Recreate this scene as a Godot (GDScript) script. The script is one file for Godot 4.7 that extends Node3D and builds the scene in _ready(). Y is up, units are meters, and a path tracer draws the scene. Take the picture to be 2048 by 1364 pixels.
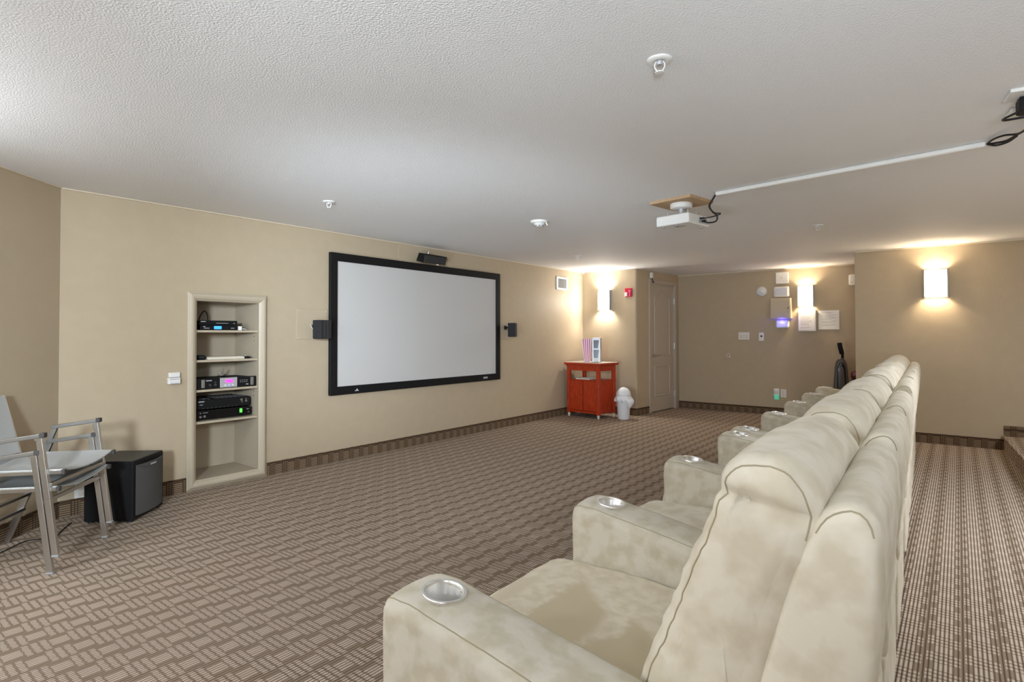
extends Node3D
# Home theatre in a basement common room. x: screen wall at -4.83, z: camera at 0 looks towards -z.

const CEIL := 2.249
const XS := -4.829      # screen wall
const ZF := -8.097      # sconce wall and right wall
const ZB := -9.503      # back wall of the alcove
const WARM := Color(1.0, 0.90, 0.76)
const SOFT := Color(0.93, 0.96, 1.0)
const COOL := Color(0.89, 0.945, 1.0)
const NEUTRAL := Color(1.0, 0.97, 0.93)

var M := {}
var rng := RandomNumberGenerator.new()
var lump := FastNoiseLite.new()

# ------------------------------------------------------------------ camera, air and lamps first
func setup_view() -> void:
	var cam := Camera3D.new()
	cam.name = "camera"
	var f := 1148.335
	cam.projection = Camera3D.PROJECTION_FRUSTUM
	cam.near = 0.05
	cam.far = 60.0
	cam.size = 1364.0 / f * cam.near
	cam.frustum_offset = Vector2(0.0, -(682.0 - 651.25) / f * cam.near)
	cam.position = Vector3(0, 1.24, 0)
	var b := Basis(Vector3.UP, 0.660748) * Basis(Vector3.RIGHT, 0.0159205) * Basis(Vector3(0, 0, 1), -0.0012465)
	cam.basis = b
	add_child(cam)
	var e := Environment.new()
	e.background_mode = Environment.BG_COLOR
	e.background_color = Color.BLACK
	e.tonemap_mode = Environment.TONE_MAPPER_LINEAR
	e.tonemap_exposure = 1.21
	e.sdfgi_enabled = true
	e.ssao_enabled = true
	e.ssil_enabled = true
	var w := WorldEnvironment.new()
	w.name = "world_environment"
	w.environment = e
	add_child(w)

# strength of each lamp: glow, up-wash and down-wash of a wall lamp, or the one value of an unseen ceiling lamp or added fill light
var GAIN := {"s0": [0.68, 0.16, 0.16], "s1": [0.28, 0.13, 0.12], "s2": [0.30, 0.14, 0.12], "s3": [0.9, 0.2, 0.1], "s4": [1.3, 0.2, 0.1], "s5": [0.95, 0.2, 0.1], "s6": [0.95, 0.2, 0.1], "c0": 8.6, "f0": 19.5, "f1": 7.8, "f2": 8.0, "f3": 28.0}
# wall lamps, the last four out of view, placed to light walls and recliners: [x, y, z, turn in degrees, colour, label]
var SCONCES := [
	[-4.413, 1.782, ZF, 0.0, NEUTRAL, "lit wall sconce above the red cabinet, left of the red alarm strobe"],
	[-1.797, 1.813, ZB, 0.0, WARM, "lit wall sconce on the alcove back wall above the white notices"],
	[-0.197, 1.816, ZF, 0.0, WARM, "lit wall sconce alone on the tan wall above the last recliners"],
	[-3.506, 1.80, 0.306, 131.4, SOFT, "unseen wall sconce on the angled wall behind the stacked chairs, lighting the left wall and ceiling"],
	[-2.55, 1.80, 1.39, 131.4, SOFT, "unseen wall sconce on the angled wall beside the camera, lighting the near recliners"],
	[-0.9, 1.80, 2.2, 180.0, SOFT, "unseen wall sconce on the rear wall, nearer the angled wall, lighting the recliners"],
	[1.4, 1.80, 2.2, 180.0, SOFT, "unseen wall sconce on the rear wall above the platform, lighting the recliners"],
]
# unseen flush ceiling lamps, out of view, placed to light the aisle: [x, z, label]
var UNSEEN_CEILING_LAMPS := [
	[1.75, -4.4, "unseen square flush ceiling lamp over the middle of the platform, lighting the aisle"],
]
# added fill lights on stands, out of view, brightening screen, ceiling and shelves: [position, aimed at, half angle, label]
var FILL_FLOODS := [
	[Vector3(0.5, 1.75, 1.3), Vector3(-4.8, 1.8, -4.9), 21.0, "added fill light on a stand behind the camera, aimed at the screen"],
	[Vector3(-1.9, 0.50, 0.4), Vector3(-3.9, 2.0, -5.6), 32.0, "low added fill light on a stand beside the camera, aimed along the ceiling"],
	[Vector3(0.65, 1.0, 1.1), Vector3(0.15, 2.45, -2.2), 32.0, "added fill light on the platform behind the camera, aimed at the ceiling"],
	[Vector3(0.8, 1.75, 1.9), Vector3(-4.8, 1.1, -1.7), 19.0, "added fill light in the rear aisle, aimed at the built-in shelves"],
]

func _ready() -> void:
	rng.seed = 7
	lump.seed = 3
	lump.noise_type = FastNoiseLite.TYPE_SIMPLEX_SMOOTH
	lump.frequency = 1.0
	lump.fractal_octaves = 2
	setup_view()
	materials()
	room()
	wall_lamps()
	ceiling_lamps()
	floodlights()
	sofas()
	screen_wall()
	niche()
	stacked_chairs()
	cabinet_corner()
	door()
	alcove()
	ceiling_things()

# ------------------------------------------------------------------ materials
func mat(c: Color, rough := 0.7, metal := 0.0, spec := 0.5) -> StandardMaterial3D:
	var m := StandardMaterial3D.new()
	m.albedo_color = c
	m.roughness = rough
	m.metallic = metal
	m.metallic_specular = spec
	return m

func c8(r: int, g: int, b: int) -> Color:
	return Color8(r, g, b)

func noise_tex(freq: float, lo: Color, hi: Color, size := 512, octaves := 3, sd := 1, p0 := 0.3, p1 := 0.7, type := FastNoiseLite.TYPE_SIMPLEX_SMOOTH) -> NoiseTexture2D:
	var n := FastNoiseLite.new()
	n.seed = sd
	n.noise_type = type
	n.frequency = freq
	n.fractal_octaves = octaves
	var t := NoiseTexture2D.new()
	t.width = size
	t.height = size
	t.seamless = true
	t.noise = n
	var g := Gradient.new()
	g.set_color(0, lo)
	g.set_offset(0, p0)
	g.set_color(1, hi)
	g.set_offset(1, p1)
	t.color_ramp = g
	return t

func normal_tex(freq: float, strength: float, size := 512, octaves := 3, sd := 1, type := FastNoiseLite.TYPE_SIMPLEX_SMOOTH) -> NoiseTexture2D:
	var n := FastNoiseLite.new()
	n.seed = sd
	n.noise_type = type
	n.frequency = freq
	n.fractal_octaves = octaves
	var t := NoiseTexture2D.new()
	t.width = size
	t.height = size
	t.seamless = true
	t.as_normal_map = true
	t.bump_strength = strength
	t.noise = n
	return t

func tri_world(m: StandardMaterial3D, scale: Vector3) -> StandardMaterial3D:
	m.uv1_triplanar = true
	m.uv1_world_triplanar = true
	m.uv1_scale = scale
	m.uv1_triplanar_sharpness = 8.0
	return m

func carpet_images() -> Array:
	# ribs run along v (world z); every column of eight ribs alternates three cross bars and one long bar
	var w := 768
	var h := 960
	var col := PackedByteArray()
	col.resize(w * h * 3)
	var hei := PackedByteArray()
	hei.resize(w * h)
	var light := Color8(215, 197, 178)
	var dark := Color8(152, 133, 114)
	var n := FastNoiseLite.new()
	n.seed = 11
	n.frequency = 0.35
	for y in h:
		for x in w:
			var fx := x / float(w) * 24.0          # rib number
			var rib := fx - floorf(fx)
			var colm := int(floorf(fx / 8.0))
			var cx := fx - colm * 8.0                # 0..8 inside the column
			var v := y / float(h) * 3.0 + colm / 3.0 # periods
			v += 0.009 * sin(floorf(fx) * 2.3)
			v -= floorf(v)
			var lit := 0.0
			if v < 0.58:                             # three cross bars
				var bar := v / 0.58 * 3.0
				bar -= floorf(bar)
				if bar > 0.18 and bar < 0.86 and cx > 0.45 and cx < 7.55:
					lit = 1.0
			else:                                    # one long bar
				var u := (v - 0.58) / 0.42
				if u > 0.03 and u < 0.97 and cx > 1.85 and cx < 6.15:
					lit = 1.0
			var prof := sin(rib * PI)
			prof = pow(prof, 0.75)
			var nz := n.get_noise_2d(x * 0.9, y * 0.55)
			var loop := 0.5 + 0.5 * sin(y / float(h) * TAU * 90.0 + floorf(fx) * 2.4)
			var tone := dark.lerp(light, clampf(lit * (0.80 + 0.2 * loop) * (0.45 + 0.55 * prof) + nz * 0.22, 0.0, 1.0))
			var k := 0.66 + 0.34 * prof
			var i := (y * w + x) * 3
			col[i] = int(clampf(tone.r * k * 255.0, 0, 255))
			col[i + 1] = int(clampf(tone.g * k * 255.0, 0, 255))
			col[i + 2] = int(clampf(tone.b * k * 255.0, 0, 255))
			hei[y * w + x] = int(clampf((prof * (0.62 + 0.22 * lit) + 0.12 * loop * lit) * 255.0, 0, 255))
	var a := Image.create_from_data(w, h, false, Image.FORMAT_RGB8, col)
	var b := Image.create_from_data(w, h, false, Image.FORMAT_L8, hei)
	return [ImageTexture.create_from_image(a), ImageTexture.create_from_image(b)]

func base_images() -> ImageTexture:
	# carpet strip used as a skirting: ribs lie along the wall
	var w := 512
	var h := 128
	var im := Image.create(w, h, false, Image.FORMAT_RGB8)
	var light := Color8(150, 130, 106)
	var dark := Color8(72, 56, 42)
	for y in h:
		for x in w:
			var fy := y / float(h) * 8.0
			var prof := sin((fy - floorf(fy)) * PI)
			var u := x / float(w) * 3.0
			u -= floorf(u)
			var row := int(floorf(fy))
			var lit := 0.0
			if u < 0.55:
				lit = 1.0 if row < 6 else 0.25
				if u < 0.012 or u > 0.535:
					lit = 0.0
			else:
				var bar := (u - 0.55) / 0.45 * 3.0
				bar -= floorf(bar)
				lit = 0.8 if bar > 0.28 and row < 7 else 0.0
			var t := dark.lerp(light, clampf(lit * pow(prof, 1.5), 0, 1))
			im.set_pixel(x, h - 1 - y, t)
	return ImageTexture.create_from_image(im)

func seat_image() -> ImageTexture:
	# nap marks on the nearest seat, u along depth (front to back), v along the row
	var s := 384
	var im := Image.create(s, s, false, Image.FORMAT_RGB8)
	var hi := Color8(222, 212, 190)
	var lo := Color8(199, 185, 155)
	var mid := Color8(208, 196, 170)
	var polys := [
		[[0.235, 0.0, 0.30, 0.74, 0.50, 0.54, 0.52, 0.40, 0.46, -0.02, 0.36, -0.05], lo],
		[[0.56, -0.05, 0.53, 0.27, 0.62, 0.43, 0.61, 0.56, 0.78, 0.44, 0.82, 0.25, 0.86, -0.05], lo],
		[[0.03, 0.02, 0.045, 0.26, 0.14, 0.20, 0.13, 0.0], mid],
		[[0.04, 0.36, 0.04, 0.66, 0.12, 0.68, 0.11, 0.32], mid],
	]
	var n := FastNoiseLite.new()
	n.seed = 5
	n.frequency = 0.03
	n.fractal_octaves = 4
	var packs := []
	for p in polys:
		var pv := PackedVector2Array()
		for i in range(0, p[0].size(), 2):
			pv.append(Vector2(p[0][i], p[0][i + 1]))
		packs.append([pv, p[1]])
	for y in s:
		for x in s:
			var wob := n.get_noise_2d(x, y)
			var q := Vector2(x / float(s) + wob * 0.02, y / float(s) + n.get_noise_2d(y + 90, x) * 0.02)
			var c := hi.lerp(mid, clampf(0.35 + wob * 1.1, 0, 1))
			for p in packs:
				var d := 1e9
				var pv: PackedVector2Array = p[0]
				for i in pv.size():
					var near := Geometry2D.get_closest_point_to_segment(q, pv[i], pv[(i + 1) % pv.size()])
					d = minf(d, near.distance_to(q))
				if not Geometry2D.is_point_in_polygon(q, pv):
					d = -d
				c = c.lerp(p[1], smoothstep(-0.03, 0.015, d))
			im.set_pixel(x, y, c)
	return ImageTexture.create_from_image(im)

func page_image(sd: int) -> ImageTexture:
	var w := 96
	var h := 128
	var im := Image.create(w, h, false, Image.FORMAT_RGB8)
	im.fill(Color8(238, 236, 232))
	var r := RandomNumberGenerator.new()
	r.seed = sd
	var y := 14
	while y < h - 16:
		var x := 14
		var last := w - 14 - r.randi_range(0, 24)
		while x < last:
			var l := r.randi_range(3, 9)
			im.fill_rect(Rect2i(x, y, mini(l, last - x), 2), Color8(150, 148, 150))
			x += l + 2
		y += 6 if r.randf() > 0.15 else 11
	return ImageTexture.create_from_image(im)

func wood_image(a: Color, b: Color, sd: int) -> ImageTexture:
	var s := 256
	var im := Image.create(s, s, false, Image.FORMAT_RGB8)
	var n := FastNoiseLite.new()
	n.seed = sd
	n.frequency = 0.02
	n.fractal_octaves = 3
	for y in s:
		for x in s:
			var t := n.get_noise_2d(x * 5.0, y * 0.5) * 0.8 + n.get_noise_2d(x * 22.0, y * 1.4 + 400.0) * 0.35
			im.set_pixel(x, y, a.lerp(b, clampf(0.5 + t, 0, 1)))
	return ImageTexture.create_from_image(im)

func glow(c: Color, k: float, base := Color8(230, 230, 230)) -> StandardMaterial3D:
	var m := mat(base, 0.5)
	m.emission_enabled = true
	m.emission = c
	m.emission_energy_multiplier = k
	return m

func materials() -> void:
	var wall_n := normal_tex(0.09, 1.2, 512, 2, 4)
	var wt := noise_tex(0.008, c8(184, 168, 142), c8(186, 170, 144), 512, 2, 8)
	var w := mat(Color.WHITE, 0.55, 0, 0.35)
	w.albedo_texture = wt
	w.normal_enabled = true
	w.normal_texture = wall_n
	w.normal_scale = 0.25
	M.wall = tri_world(w, Vector3(1.4, 1.4, 1.4))
	var c := mat(c8(238, 238, 238), 0.75, 0, 0.3)
	c.normal_enabled = true
	c.normal_texture = normal_tex(0.060, 2.2, 1024, 3, 9)
	c.normal_scale = 1.0
	M.ceiling = tri_world(c, Vector3(1.5, 1.5, 1.5))
	var carpet := carpet_images()
	var f := mat(Color.WHITE, 0.95, 0, 0.15)
	f.albedo_texture = carpet[0]
	f.heightmap_enabled = true
	f.heightmap_texture = carpet[1]
	f.heightmap_scale = 0.6
	M.carpet = tri_world(f, Vector3(1.0 / 0.3555, 1.0 / 0.45, 1.0 / 0.45))
	var bs := mat(Color.WHITE, 0.95, 0, 0.15)
	bs.albedo_texture = base_images()
	M.base = tri_world(bs, Vector3(1.0 / 0.36, 1.0 / 0.116, 1.0 / 0.36))
	M.trim = mat(c8(214, 200, 176), 0.6)
	M.paint = mat(c8(186, 173, 150), 0.38, 0, 0.5)        # gloss paint: niche frame, door
	M.niche = mat(c8(182, 169, 147), 0.5)
	M.door = mat(c8(184, 173, 156), 0.33, 0, 0.5)
	# suede
	var s := mat(Color.WHITE, 0.8, 0, 0.25)
	s.albedo_texture = noise_tex(0.010, c8(214, 204, 181), c8(228, 220, 202), 512, 4, 21, 0.25, 0.65)
	s.rim_enabled = true
	s.rim = 0.12
	s.rim_tint = 0.6
	s.normal_enabled = true
	s.normal_texture = normal_tex(0.02, 3.0, 512, 3, 31)
	s.normal_scale = 0.35
	M.suede = tri_world(s, Vector3(1.6, 1.6, 1.6))
	var s2 := s.duplicate() as StandardMaterial3D
	s2.albedo_texture = noise_tex(0.012, c8(198, 190, 168), c8(213, 207, 191), 512, 4, 27, 0.25, 0.65)
	s2.uv1_scale = Vector3(1.7, 1.7, 1.7)
	M.suede_arm = s2
	var s3 := mat(Color.WHITE, 0.8, 0, 0.25)
	s3.albedo_texture = seat_image()
	s3.rim_enabled = true
	s3.rim = 0.12
	s3.rim_tint = 0.6
	M.suede_seat = s3
	M.thread = mat(c8(172, 160, 132), 0.9)
	M.chrome = mat(c8(222, 222, 222), 0.16, 1.0)
	M.cup = mat(c8(232, 231, 228), 0.34, 0.85)
	M.steel = mat(c8(208, 208, 206), 0.28, 1.0)
	M.brushed = mat(c8(170, 170, 168), 0.34, 0.9)
	M.black = mat(c8(24, 24, 25), 0.55, 0, 0.3)
	M.black_gloss = mat(c8(14, 14, 16), 0.18)
	M.black_matte = mat(c8(34, 34, 36), 0.85)
	M.rubber = mat(c8(22, 21, 21), 0.6)
	M.speaker = mat(c8(46, 45, 44), 0.8)
	M.grille = mat(c8(78, 77, 76), 0.9)
	M.sub_top = mat(c8(62, 62, 58), 0.55)
	M.screen = mat(c8(200, 198, 195), 0.9, 0, 0.2)
	M.white = mat(c8(232, 231, 226), 0.45)
	M.white_matte = mat(c8(226, 225, 222), 0.7)
	M.offwhite = mat(c8(222, 214, 196), 0.5)
	M.beige = mat(c8(196, 182, 156), 0.5)
	M.grey = mat(c8(150, 150, 150), 0.6)
	M.dark = mat(c8(60, 58, 56), 0.6)
	M.silver = mat(c8(196, 196, 200), 0.4, 0.4)
	M.mark = mat(c8(190, 190, 190), 0.5)
	M.red = mat(c8(200, 36, 60), 0.4)
	var fab := mat(Color.WHITE, 0.9, 0, 0.2)
	fab.albedo_texture = noise_tex(0.25, c8(158, 158, 154), c8(188, 188, 184), 256, 2, 41)
	M.sling = tri_world(fab, Vector3(6, 6, 6))
	var rw := mat(Color.WHITE, 0.32, 0, 0.5)
	rw.albedo_texture = wood_image(c8(150, 40, 12), c8(196, 66, 22), 3)
	rw.uv1_triplanar = true
	rw.uv1_scale = Vector3(2.2, 2.2, 2.2)
	M.redwood = rw
	var ply := mat(Color.WHITE, 0.7)
	ply.albedo_texture = wood_image(c8(176, 146, 112), c8(198, 168, 132), 6)
	ply.uv1_triplanar = true
	ply.uv1_scale = Vector3(3, 3, 3)
	M.ply = ply
	M.stone = mat(c8(226, 218, 204), 0.4)
	M.plastic = mat(c8(238, 240, 243), 0.4)
	var bag := mat(c8(240, 243, 247), 0.35)
	bag.backlight_enabled = true
	bag.backlight = Color(0.25, 0.25, 0.25)
	bag.cull_mode = BaseMaterial3D.CULL_DISABLED
	M.bag = bag
	M.lamp_warm = glow(Color(1.0, 0.95, 0.86), 1.25)
	M.lamp_white = glow(Color(1.0, 0.98, 0.95), 1.25)
	M.blue_light = glow(Color(0.35, 0.33, 1.0), 2.6, c8(90, 80, 220))
	M.green_light = glow(Color(0.35, 1.0, 0.3), 1.4, c8(60, 200, 60))
	M.teal_light = glow(Color(0.3, 0.95, 0.75), 0.22, c8(120, 200, 180))
	M.cyan_display = glow(Color(0.25, 0.62, 1.0), 1.2, c8(40, 120, 200))
	M.pink_display = glow(Color(1.0, 0.25, 0.85), 1.3, c8(220, 60, 190))
	var p1 := mat(Color.WHITE, 0.8)
	p1.albedo_texture = page_image(3)
	M.page_a = p1
	var p2 := mat(Color.WHITE, 0.8)
	p2.albedo_texture = page_image(9)
	M.page_b = p2

# ------------------------------------------------------------------ mesh helpers
func begin() -> SurfaceTool:
	var st := SurfaceTool.new()
	st.begin(Mesh.PRIMITIVE_TRIANGLES)
	return st

func tri(st: SurfaceTool, a: Vector3, b: Vector3, c: Vector3, na: Vector3, nb: Vector3, nc: Vector3, ua := Vector2.ZERO, ub := Vector2.ZERO, uc := Vector2.ZERO) -> void:
	var fn := (b - a).cross(c - a)
	if fn.length_squared() < 1e-16:
		return
	if fn.dot(na + nb + nc) > 0.0:
		st.set_normal(na); st.set_uv(ua); st.add_vertex(a)
		st.set_normal(nc); st.set_uv(uc); st.add_vertex(c)
		st.set_normal(nb); st.set_uv(ub); st.add_vertex(b)
	else:
		st.set_normal(na); st.set_uv(ua); st.add_vertex(a)
		st.set_normal(nb); st.set_uv(ub); st.add_vertex(b)
		st.set_normal(nc); st.set_uv(uc); st.add_vertex(c)

func quad(st: SurfaceTool, a: Vector3, b: Vector3, c: Vector3, d: Vector3, n: Vector3) -> void:
	tri(st, a, b, c, n, n, n, Vector2(0, 0), Vector2(1, 0), Vector2(1, 1))
	tri(st, a, c, d, n, n, n, Vector2(0, 0), Vector2(1, 1), Vector2(0, 1))

func at(p: Vector3, deg := 0.0) -> Transform3D:
	return Transform3D(Basis(Vector3.UP, deg_to_rad(deg)), p)

# box with rounded edges; c is the centre, s the size
func box(st: SurfaceTool, c: Vector3, s: Vector3, r := 0.003, xf := Transform3D(), steps := 1) -> void:
	var hsz := s * 0.5
	r = minf(r, minf(hsz.x, minf(hsz.y, hsz.z)) * 0.98)
	var grids := []
	for ax in 3:
		var g := PackedFloat32Array()
		var inner: float = hsz[ax] - r
		for k in range(steps, -1, -1):
			g.append(-inner - r * tan(PI / 4.0 * k / steps))
		for k in range(0, steps + 1):
			g.append(inner + r * tan(PI / 4.0 * k / steps))
		grids.append(g)
	var inn := hsz - Vector3(r, r, r)
	for ax in 3:
		var u := (ax + 1) % 3
		var v := (ax + 2) % 3
		for sgn in [-1.0, 1.0]:
			var gu: PackedFloat32Array = grids[u]
			var gv: PackedFloat32Array = grids[v]
			for i in gu.size() - 1:
				for j in gv.size() - 1:
					var ps := []
					var ns := []
					for q in [[i, j], [i + 1, j], [i + 1, j + 1], [i, j + 1]]:
						var p := Vector3.ZERO
						p[ax] = sgn * hsz[ax]
						p[u] = gu[q[0]]
						p[v] = gv[q[1]]
						var k := p.clamp(-inn, inn)
						var n := (p - k).normalized()
						ps.append(xf * (c + k + n * r))
						ns.append((xf.basis * n).normalized())
					tri(st, ps[0], ps[1], ps[2], ns[0], ns[1], ns[2])
					tri(st, ps[0], ps[2], ps[3], ns[0], ns[2], ns[3])

# surface of revolution about y; profile of (radius, y)
func lathe(st: SurfaceTool, prof: Array, xf := Transform3D(), seg := 24) -> void:
	for k in prof.size() - 1:
		var a: Vector2 = prof[k]
		var b: Vector2 = prof[k + 1]
		var d := b - a
		if d.length() < 1e-6:
			continue
		var n2 := Vector2(d.y, -d.x).normalized()
		var na2 := n2
		var nb2 := n2
		if k > 0:
			var e: Vector2 = a - prof[k - 1]
			var m := Vector2(e.y, -e.x).normalized()
			if m.dot(n2) > 0.6:
				na2 = (m + n2).normalized()
		if k < prof.size() - 2:
			var e2: Vector2 = prof[k + 2] - b
			var m2 := Vector2(e2.y, -e2.x).normalized()
			if m2.dot(n2) > 0.6:
				nb2 = (m2 + n2).normalized()
		for s in seg:
			var t0 := TAU * s / seg
			var t1 := TAU * (s + 1) / seg
			var r0 := Vector3(cos(t0), 0, sin(t0))
			var r1 := Vector3(cos(t1), 0, sin(t1))
			var p := [r0 * a.x + Vector3.UP * a.y, r1 * a.x + Vector3.UP * a.y, r1 * b.x + Vector3.UP * b.y, r0 * b.x + Vector3.UP * b.y]
			var n := [r0 * na2.x + Vector3.UP * na2.y, r1 * na2.x + Vector3.UP * na2.y, r1 * nb2.x + Vector3.UP * nb2.y, r0 * nb2.x + Vector3.UP * nb2.y]
			for i in 4:
				p[i] = xf * p[i]
				n[i] = (xf.basis * n[i]).normalized()
			tri(st, p[0], p[1], p[2], n[0], n[1], n[2])
			tri(st, p[0], p[2], p[3], n[0], n[2], n[3])

func cyl(st: SurfaceTool, a: Vector3, b: Vector3, r: float, r2 := -1.0, seg := 16) -> void:
	if r2 < 0.0:
		r2 = r
	var y := (b - a).normalized()
	var x := y.cross(Vector3.RIGHT if absf(y.x) < 0.9 else Vector3.FORWARD).normalized()
	var xf := Transform3D(Basis(x, y, x.cross(y)), a)
	var l := (b - a).length()
	lathe(st, [Vector2(0, 0), Vector2(r, 0), Vector2(r2, l), Vector2(0, l)], xf, seg)

func smooth_path(pts: Array, per := 8) -> PackedVector3Array:
	var out := PackedVector3Array()
	for i in pts.size() - 1:
		var p0: Vector3 = pts[maxi(i - 1, 0)]
		var p1: Vector3 = pts[i]
		var p2: Vector3 = pts[i + 1]
		var p3: Vector3 = pts[mini(i + 2, pts.size() - 1)]
		for k in per:
			out.append(p1.cubic_interpolate(p2, p0, p3, k / float(per)))
	out.append(pts[-1])
	return out

func tube(st: SurfaceTool, path: PackedVector3Array, r: float, seg := 8) -> void:
	var n := path.size()
	var up := Vector3.UP
	var rings := []
	for i in n:
		var t := (path[mini(i + 1, n - 1)] - path[maxi(i - 1, 0)]).normalized()
		if i == 0 and absf(t.dot(up)) > 0.9:
			up = Vector3.RIGHT
		var x := up.cross(t)
		if x.length() < 1e-4:
			x = Vector3.RIGHT.cross(t)
		x = x.normalized()
		up = t.cross(x).normalized()
		var ring := []
		for s in seg:
			var a := TAU * s / seg
			ring.append(x * cos(a) + up * sin(a))
		rings.append(ring)
	for i in n - 1:
		for s in seg:
			var s1 := (s + 1) % seg
			var a: Vector3 = rings[i][s]
			var b: Vector3 = rings[i][s1]
			var c: Vector3 = rings[i + 1][s1]
			var d: Vector3 = rings[i + 1][s]
			tri(st, path[i] + a * r, path[i] + b * r, path[i + 1] + c * r, a, b, c)
			tri(st, path[i] + a * r, path[i + 1] + c * r, path[i + 1] + d * r, a, c, d)
	for e in [[0, 1], [n - 1, n - 2]]:
		var nn := (path[e[0]] - path[e[1]]).normalized()
		for s in seg:
			tri(st, path[e[0]], path[e[0]] + rings[e[0]][s] * r, path[e[0]] + rings[e[0]][(s + 1) % seg] * r, nn, nn, nn)

# straight bar of rectangular section from a to b
func bar(st: SurfaceTool, a: Vector3, b: Vector3, w: float, h: float, side := Vector3.ZERO, r := 0.003) -> void:
	var z := (b - a).normalized()
	var x := side
	if x == Vector3.ZERO:
		x = Vector3.UP.cross(z) if absf(z.y) < 0.95 else Vector3.RIGHT
	x = (x - z * x.dot(z)).normalized()
	var y := z.cross(x)
	box(st, Vector3.ZERO, Vector3(w, h, (b - a).length()), r, Transform3D(Basis(x, y, z), (a + b) * 0.5))

# flat polygon (x, y) pushed along z by depth, from z0
func prism(st: SurfaceTool, poly: PackedVector2Array, z0: float, depth: float, xf := Transform3D()) -> void:
	var idx := Geometry2D.triangulate_polygon(poly)
	for e in [[z0, -1.0], [z0 + depth, 1.0]]:
		var n := (xf.basis * Vector3(0, 0, e[1])).normalized()
		for i in range(0, idx.size(), 3):
			var p := []
			for k in 3:
				p.append(xf * Vector3(poly[idx[i + k]].x, poly[idx[i + k]].y, e[0]))
			tri(st, p[0], p[1], p[2], n, n, n)
	var area := 0.0
	for i in poly.size():
		area += poly[i].cross(poly[(i + 1) % poly.size()])
	for i in poly.size():
		var a := poly[i]
		var b := poly[(i + 1) % poly.size()]
		var d := b - a
		var nn := Vector3(d.y, -d.x, 0) * signf(area)
		nn = (xf.basis * nn).normalized()
		quad(st, xf * Vector3(a.x, a.y, z0), xf * Vector3(b.x, b.y, z0), xf * Vector3(b.x, b.y, z0 + depth), xf * Vector3(a.x, a.y, z0 + depth), nn)

# closed smooth outline through control points
func outline(ctrl: Array, count: int) -> PackedVector2Array:
	var n := ctrl.size()
	var dense := PackedVector2Array()
	for i in n:
		for k in 12:
			dense.append(ctrl[i].cubic_interpolate(ctrl[(i + 1) % n], ctrl[(i + n - 1) % n], ctrl[(i + 2) % n], k / 12.0))
	var lens := PackedFloat32Array([0.0])
	for i in dense.size():
		lens.append(lens[-1] + dense[i].distance_to(dense[(i + 1) % dense.size()]))
	var out := PackedVector2Array()
	var j := 0
	for i in count:
		var want := lens[-1] * i / count
		while lens[j + 1] < want:
			j += 1
		var t := (want - lens[j]) / maxf(lens[j + 1] - lens[j], 1e-9)
		out.append(dense[j].lerp(dense[(j + 1) % dense.size()], t))
	return out

# an upholstered body: an outline in (x, y) carried along z, its ends rounded by r and bulging by puff
func pillow(st: SurfaceTool, ol: PackedVector2Array, z0: float, z1: float, r: float, puff: float, lumps: float, shape := 0, step := 0.035, hole := Vector3.ZERO, hole_r := 0.0) -> Array:
	var n := ol.size()
	var cen := Vector2.ZERO
	for p in ol:
		cen += p / n
	var area := 0.0
	for i in n:
		area += ol[i].cross(ol[(i + 1) % n])
	var nor := PackedVector2Array()
	for i in n:
		var d := (ol[(i + 1) % n] - ol[(i + n - 1) % n])
		nor.append((Vector2(d.y, -d.x) * signf(area)).normalized())
	var rows := []
	var spec := []   # [ring scale, inset, z]
	for ci in 26:
		var c := ci / 26.0
		spec.append([c, r, -puff * (1.0 - c * c)])
	for k in 6:
		var a := PI / 2.0 * k / 5.0
		spec.append([1.0, r * (1.0 - sin(a)), r * (1.0 - cos(a))])
	var half := spec.duplicate()
	var all := []
	for e in half:
		all.append([e[0], e[1], z0 + e[2] * signf(z1 - z0)])
	var mids := maxi(6, int(absf(z1 - z0) / step))
	for k in range(1, mids):
		all.append([1.0, 0.0, lerpf(z0 + r * signf(z1 - z0), z1 - r * signf(z1 - z0), k / float(mids))])
	for i in range(half.size() - 1, -1, -1):
		all.append([half[i][0], half[i][1], z1 - half[i][2] * signf(z1 - z0)])
	for e in all:
		var row := PackedVector3Array()
		for i in n:
			var q: Vector2 = ol[i] - nor[i] * e[1]
			q = cen.lerp(q, e[0])
			var p := Vector3(q.x, q.y, e[2])
			if shape == 1:      # carried along x instead
				p = Vector3(p.z, p.y, p.x)
				p.y -= 0.175 * maxf(0.0, p.x + 0.965) * p.y / 0.65   # the arm falls towards the back
			elif shape == 2:
				p = back_shape(p)
			if lumps > 0.0:
				var out3 := Vector3(nor[i].x, nor[i].y, 0)
				p += out3 * e[0] * lumps * (lump.get_noise_3d(p.x * 7.0, p.y * 7.0, p.z * 3.2) + 0.55 * lump.get_noise_3d(p.x * 22.0 + 9.0, p.y * 22.0, p.z * 6.0))
			row.append(p)
		rows.append(row)
	grid(st, rows, hole, hole_r)
	return rows

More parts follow.
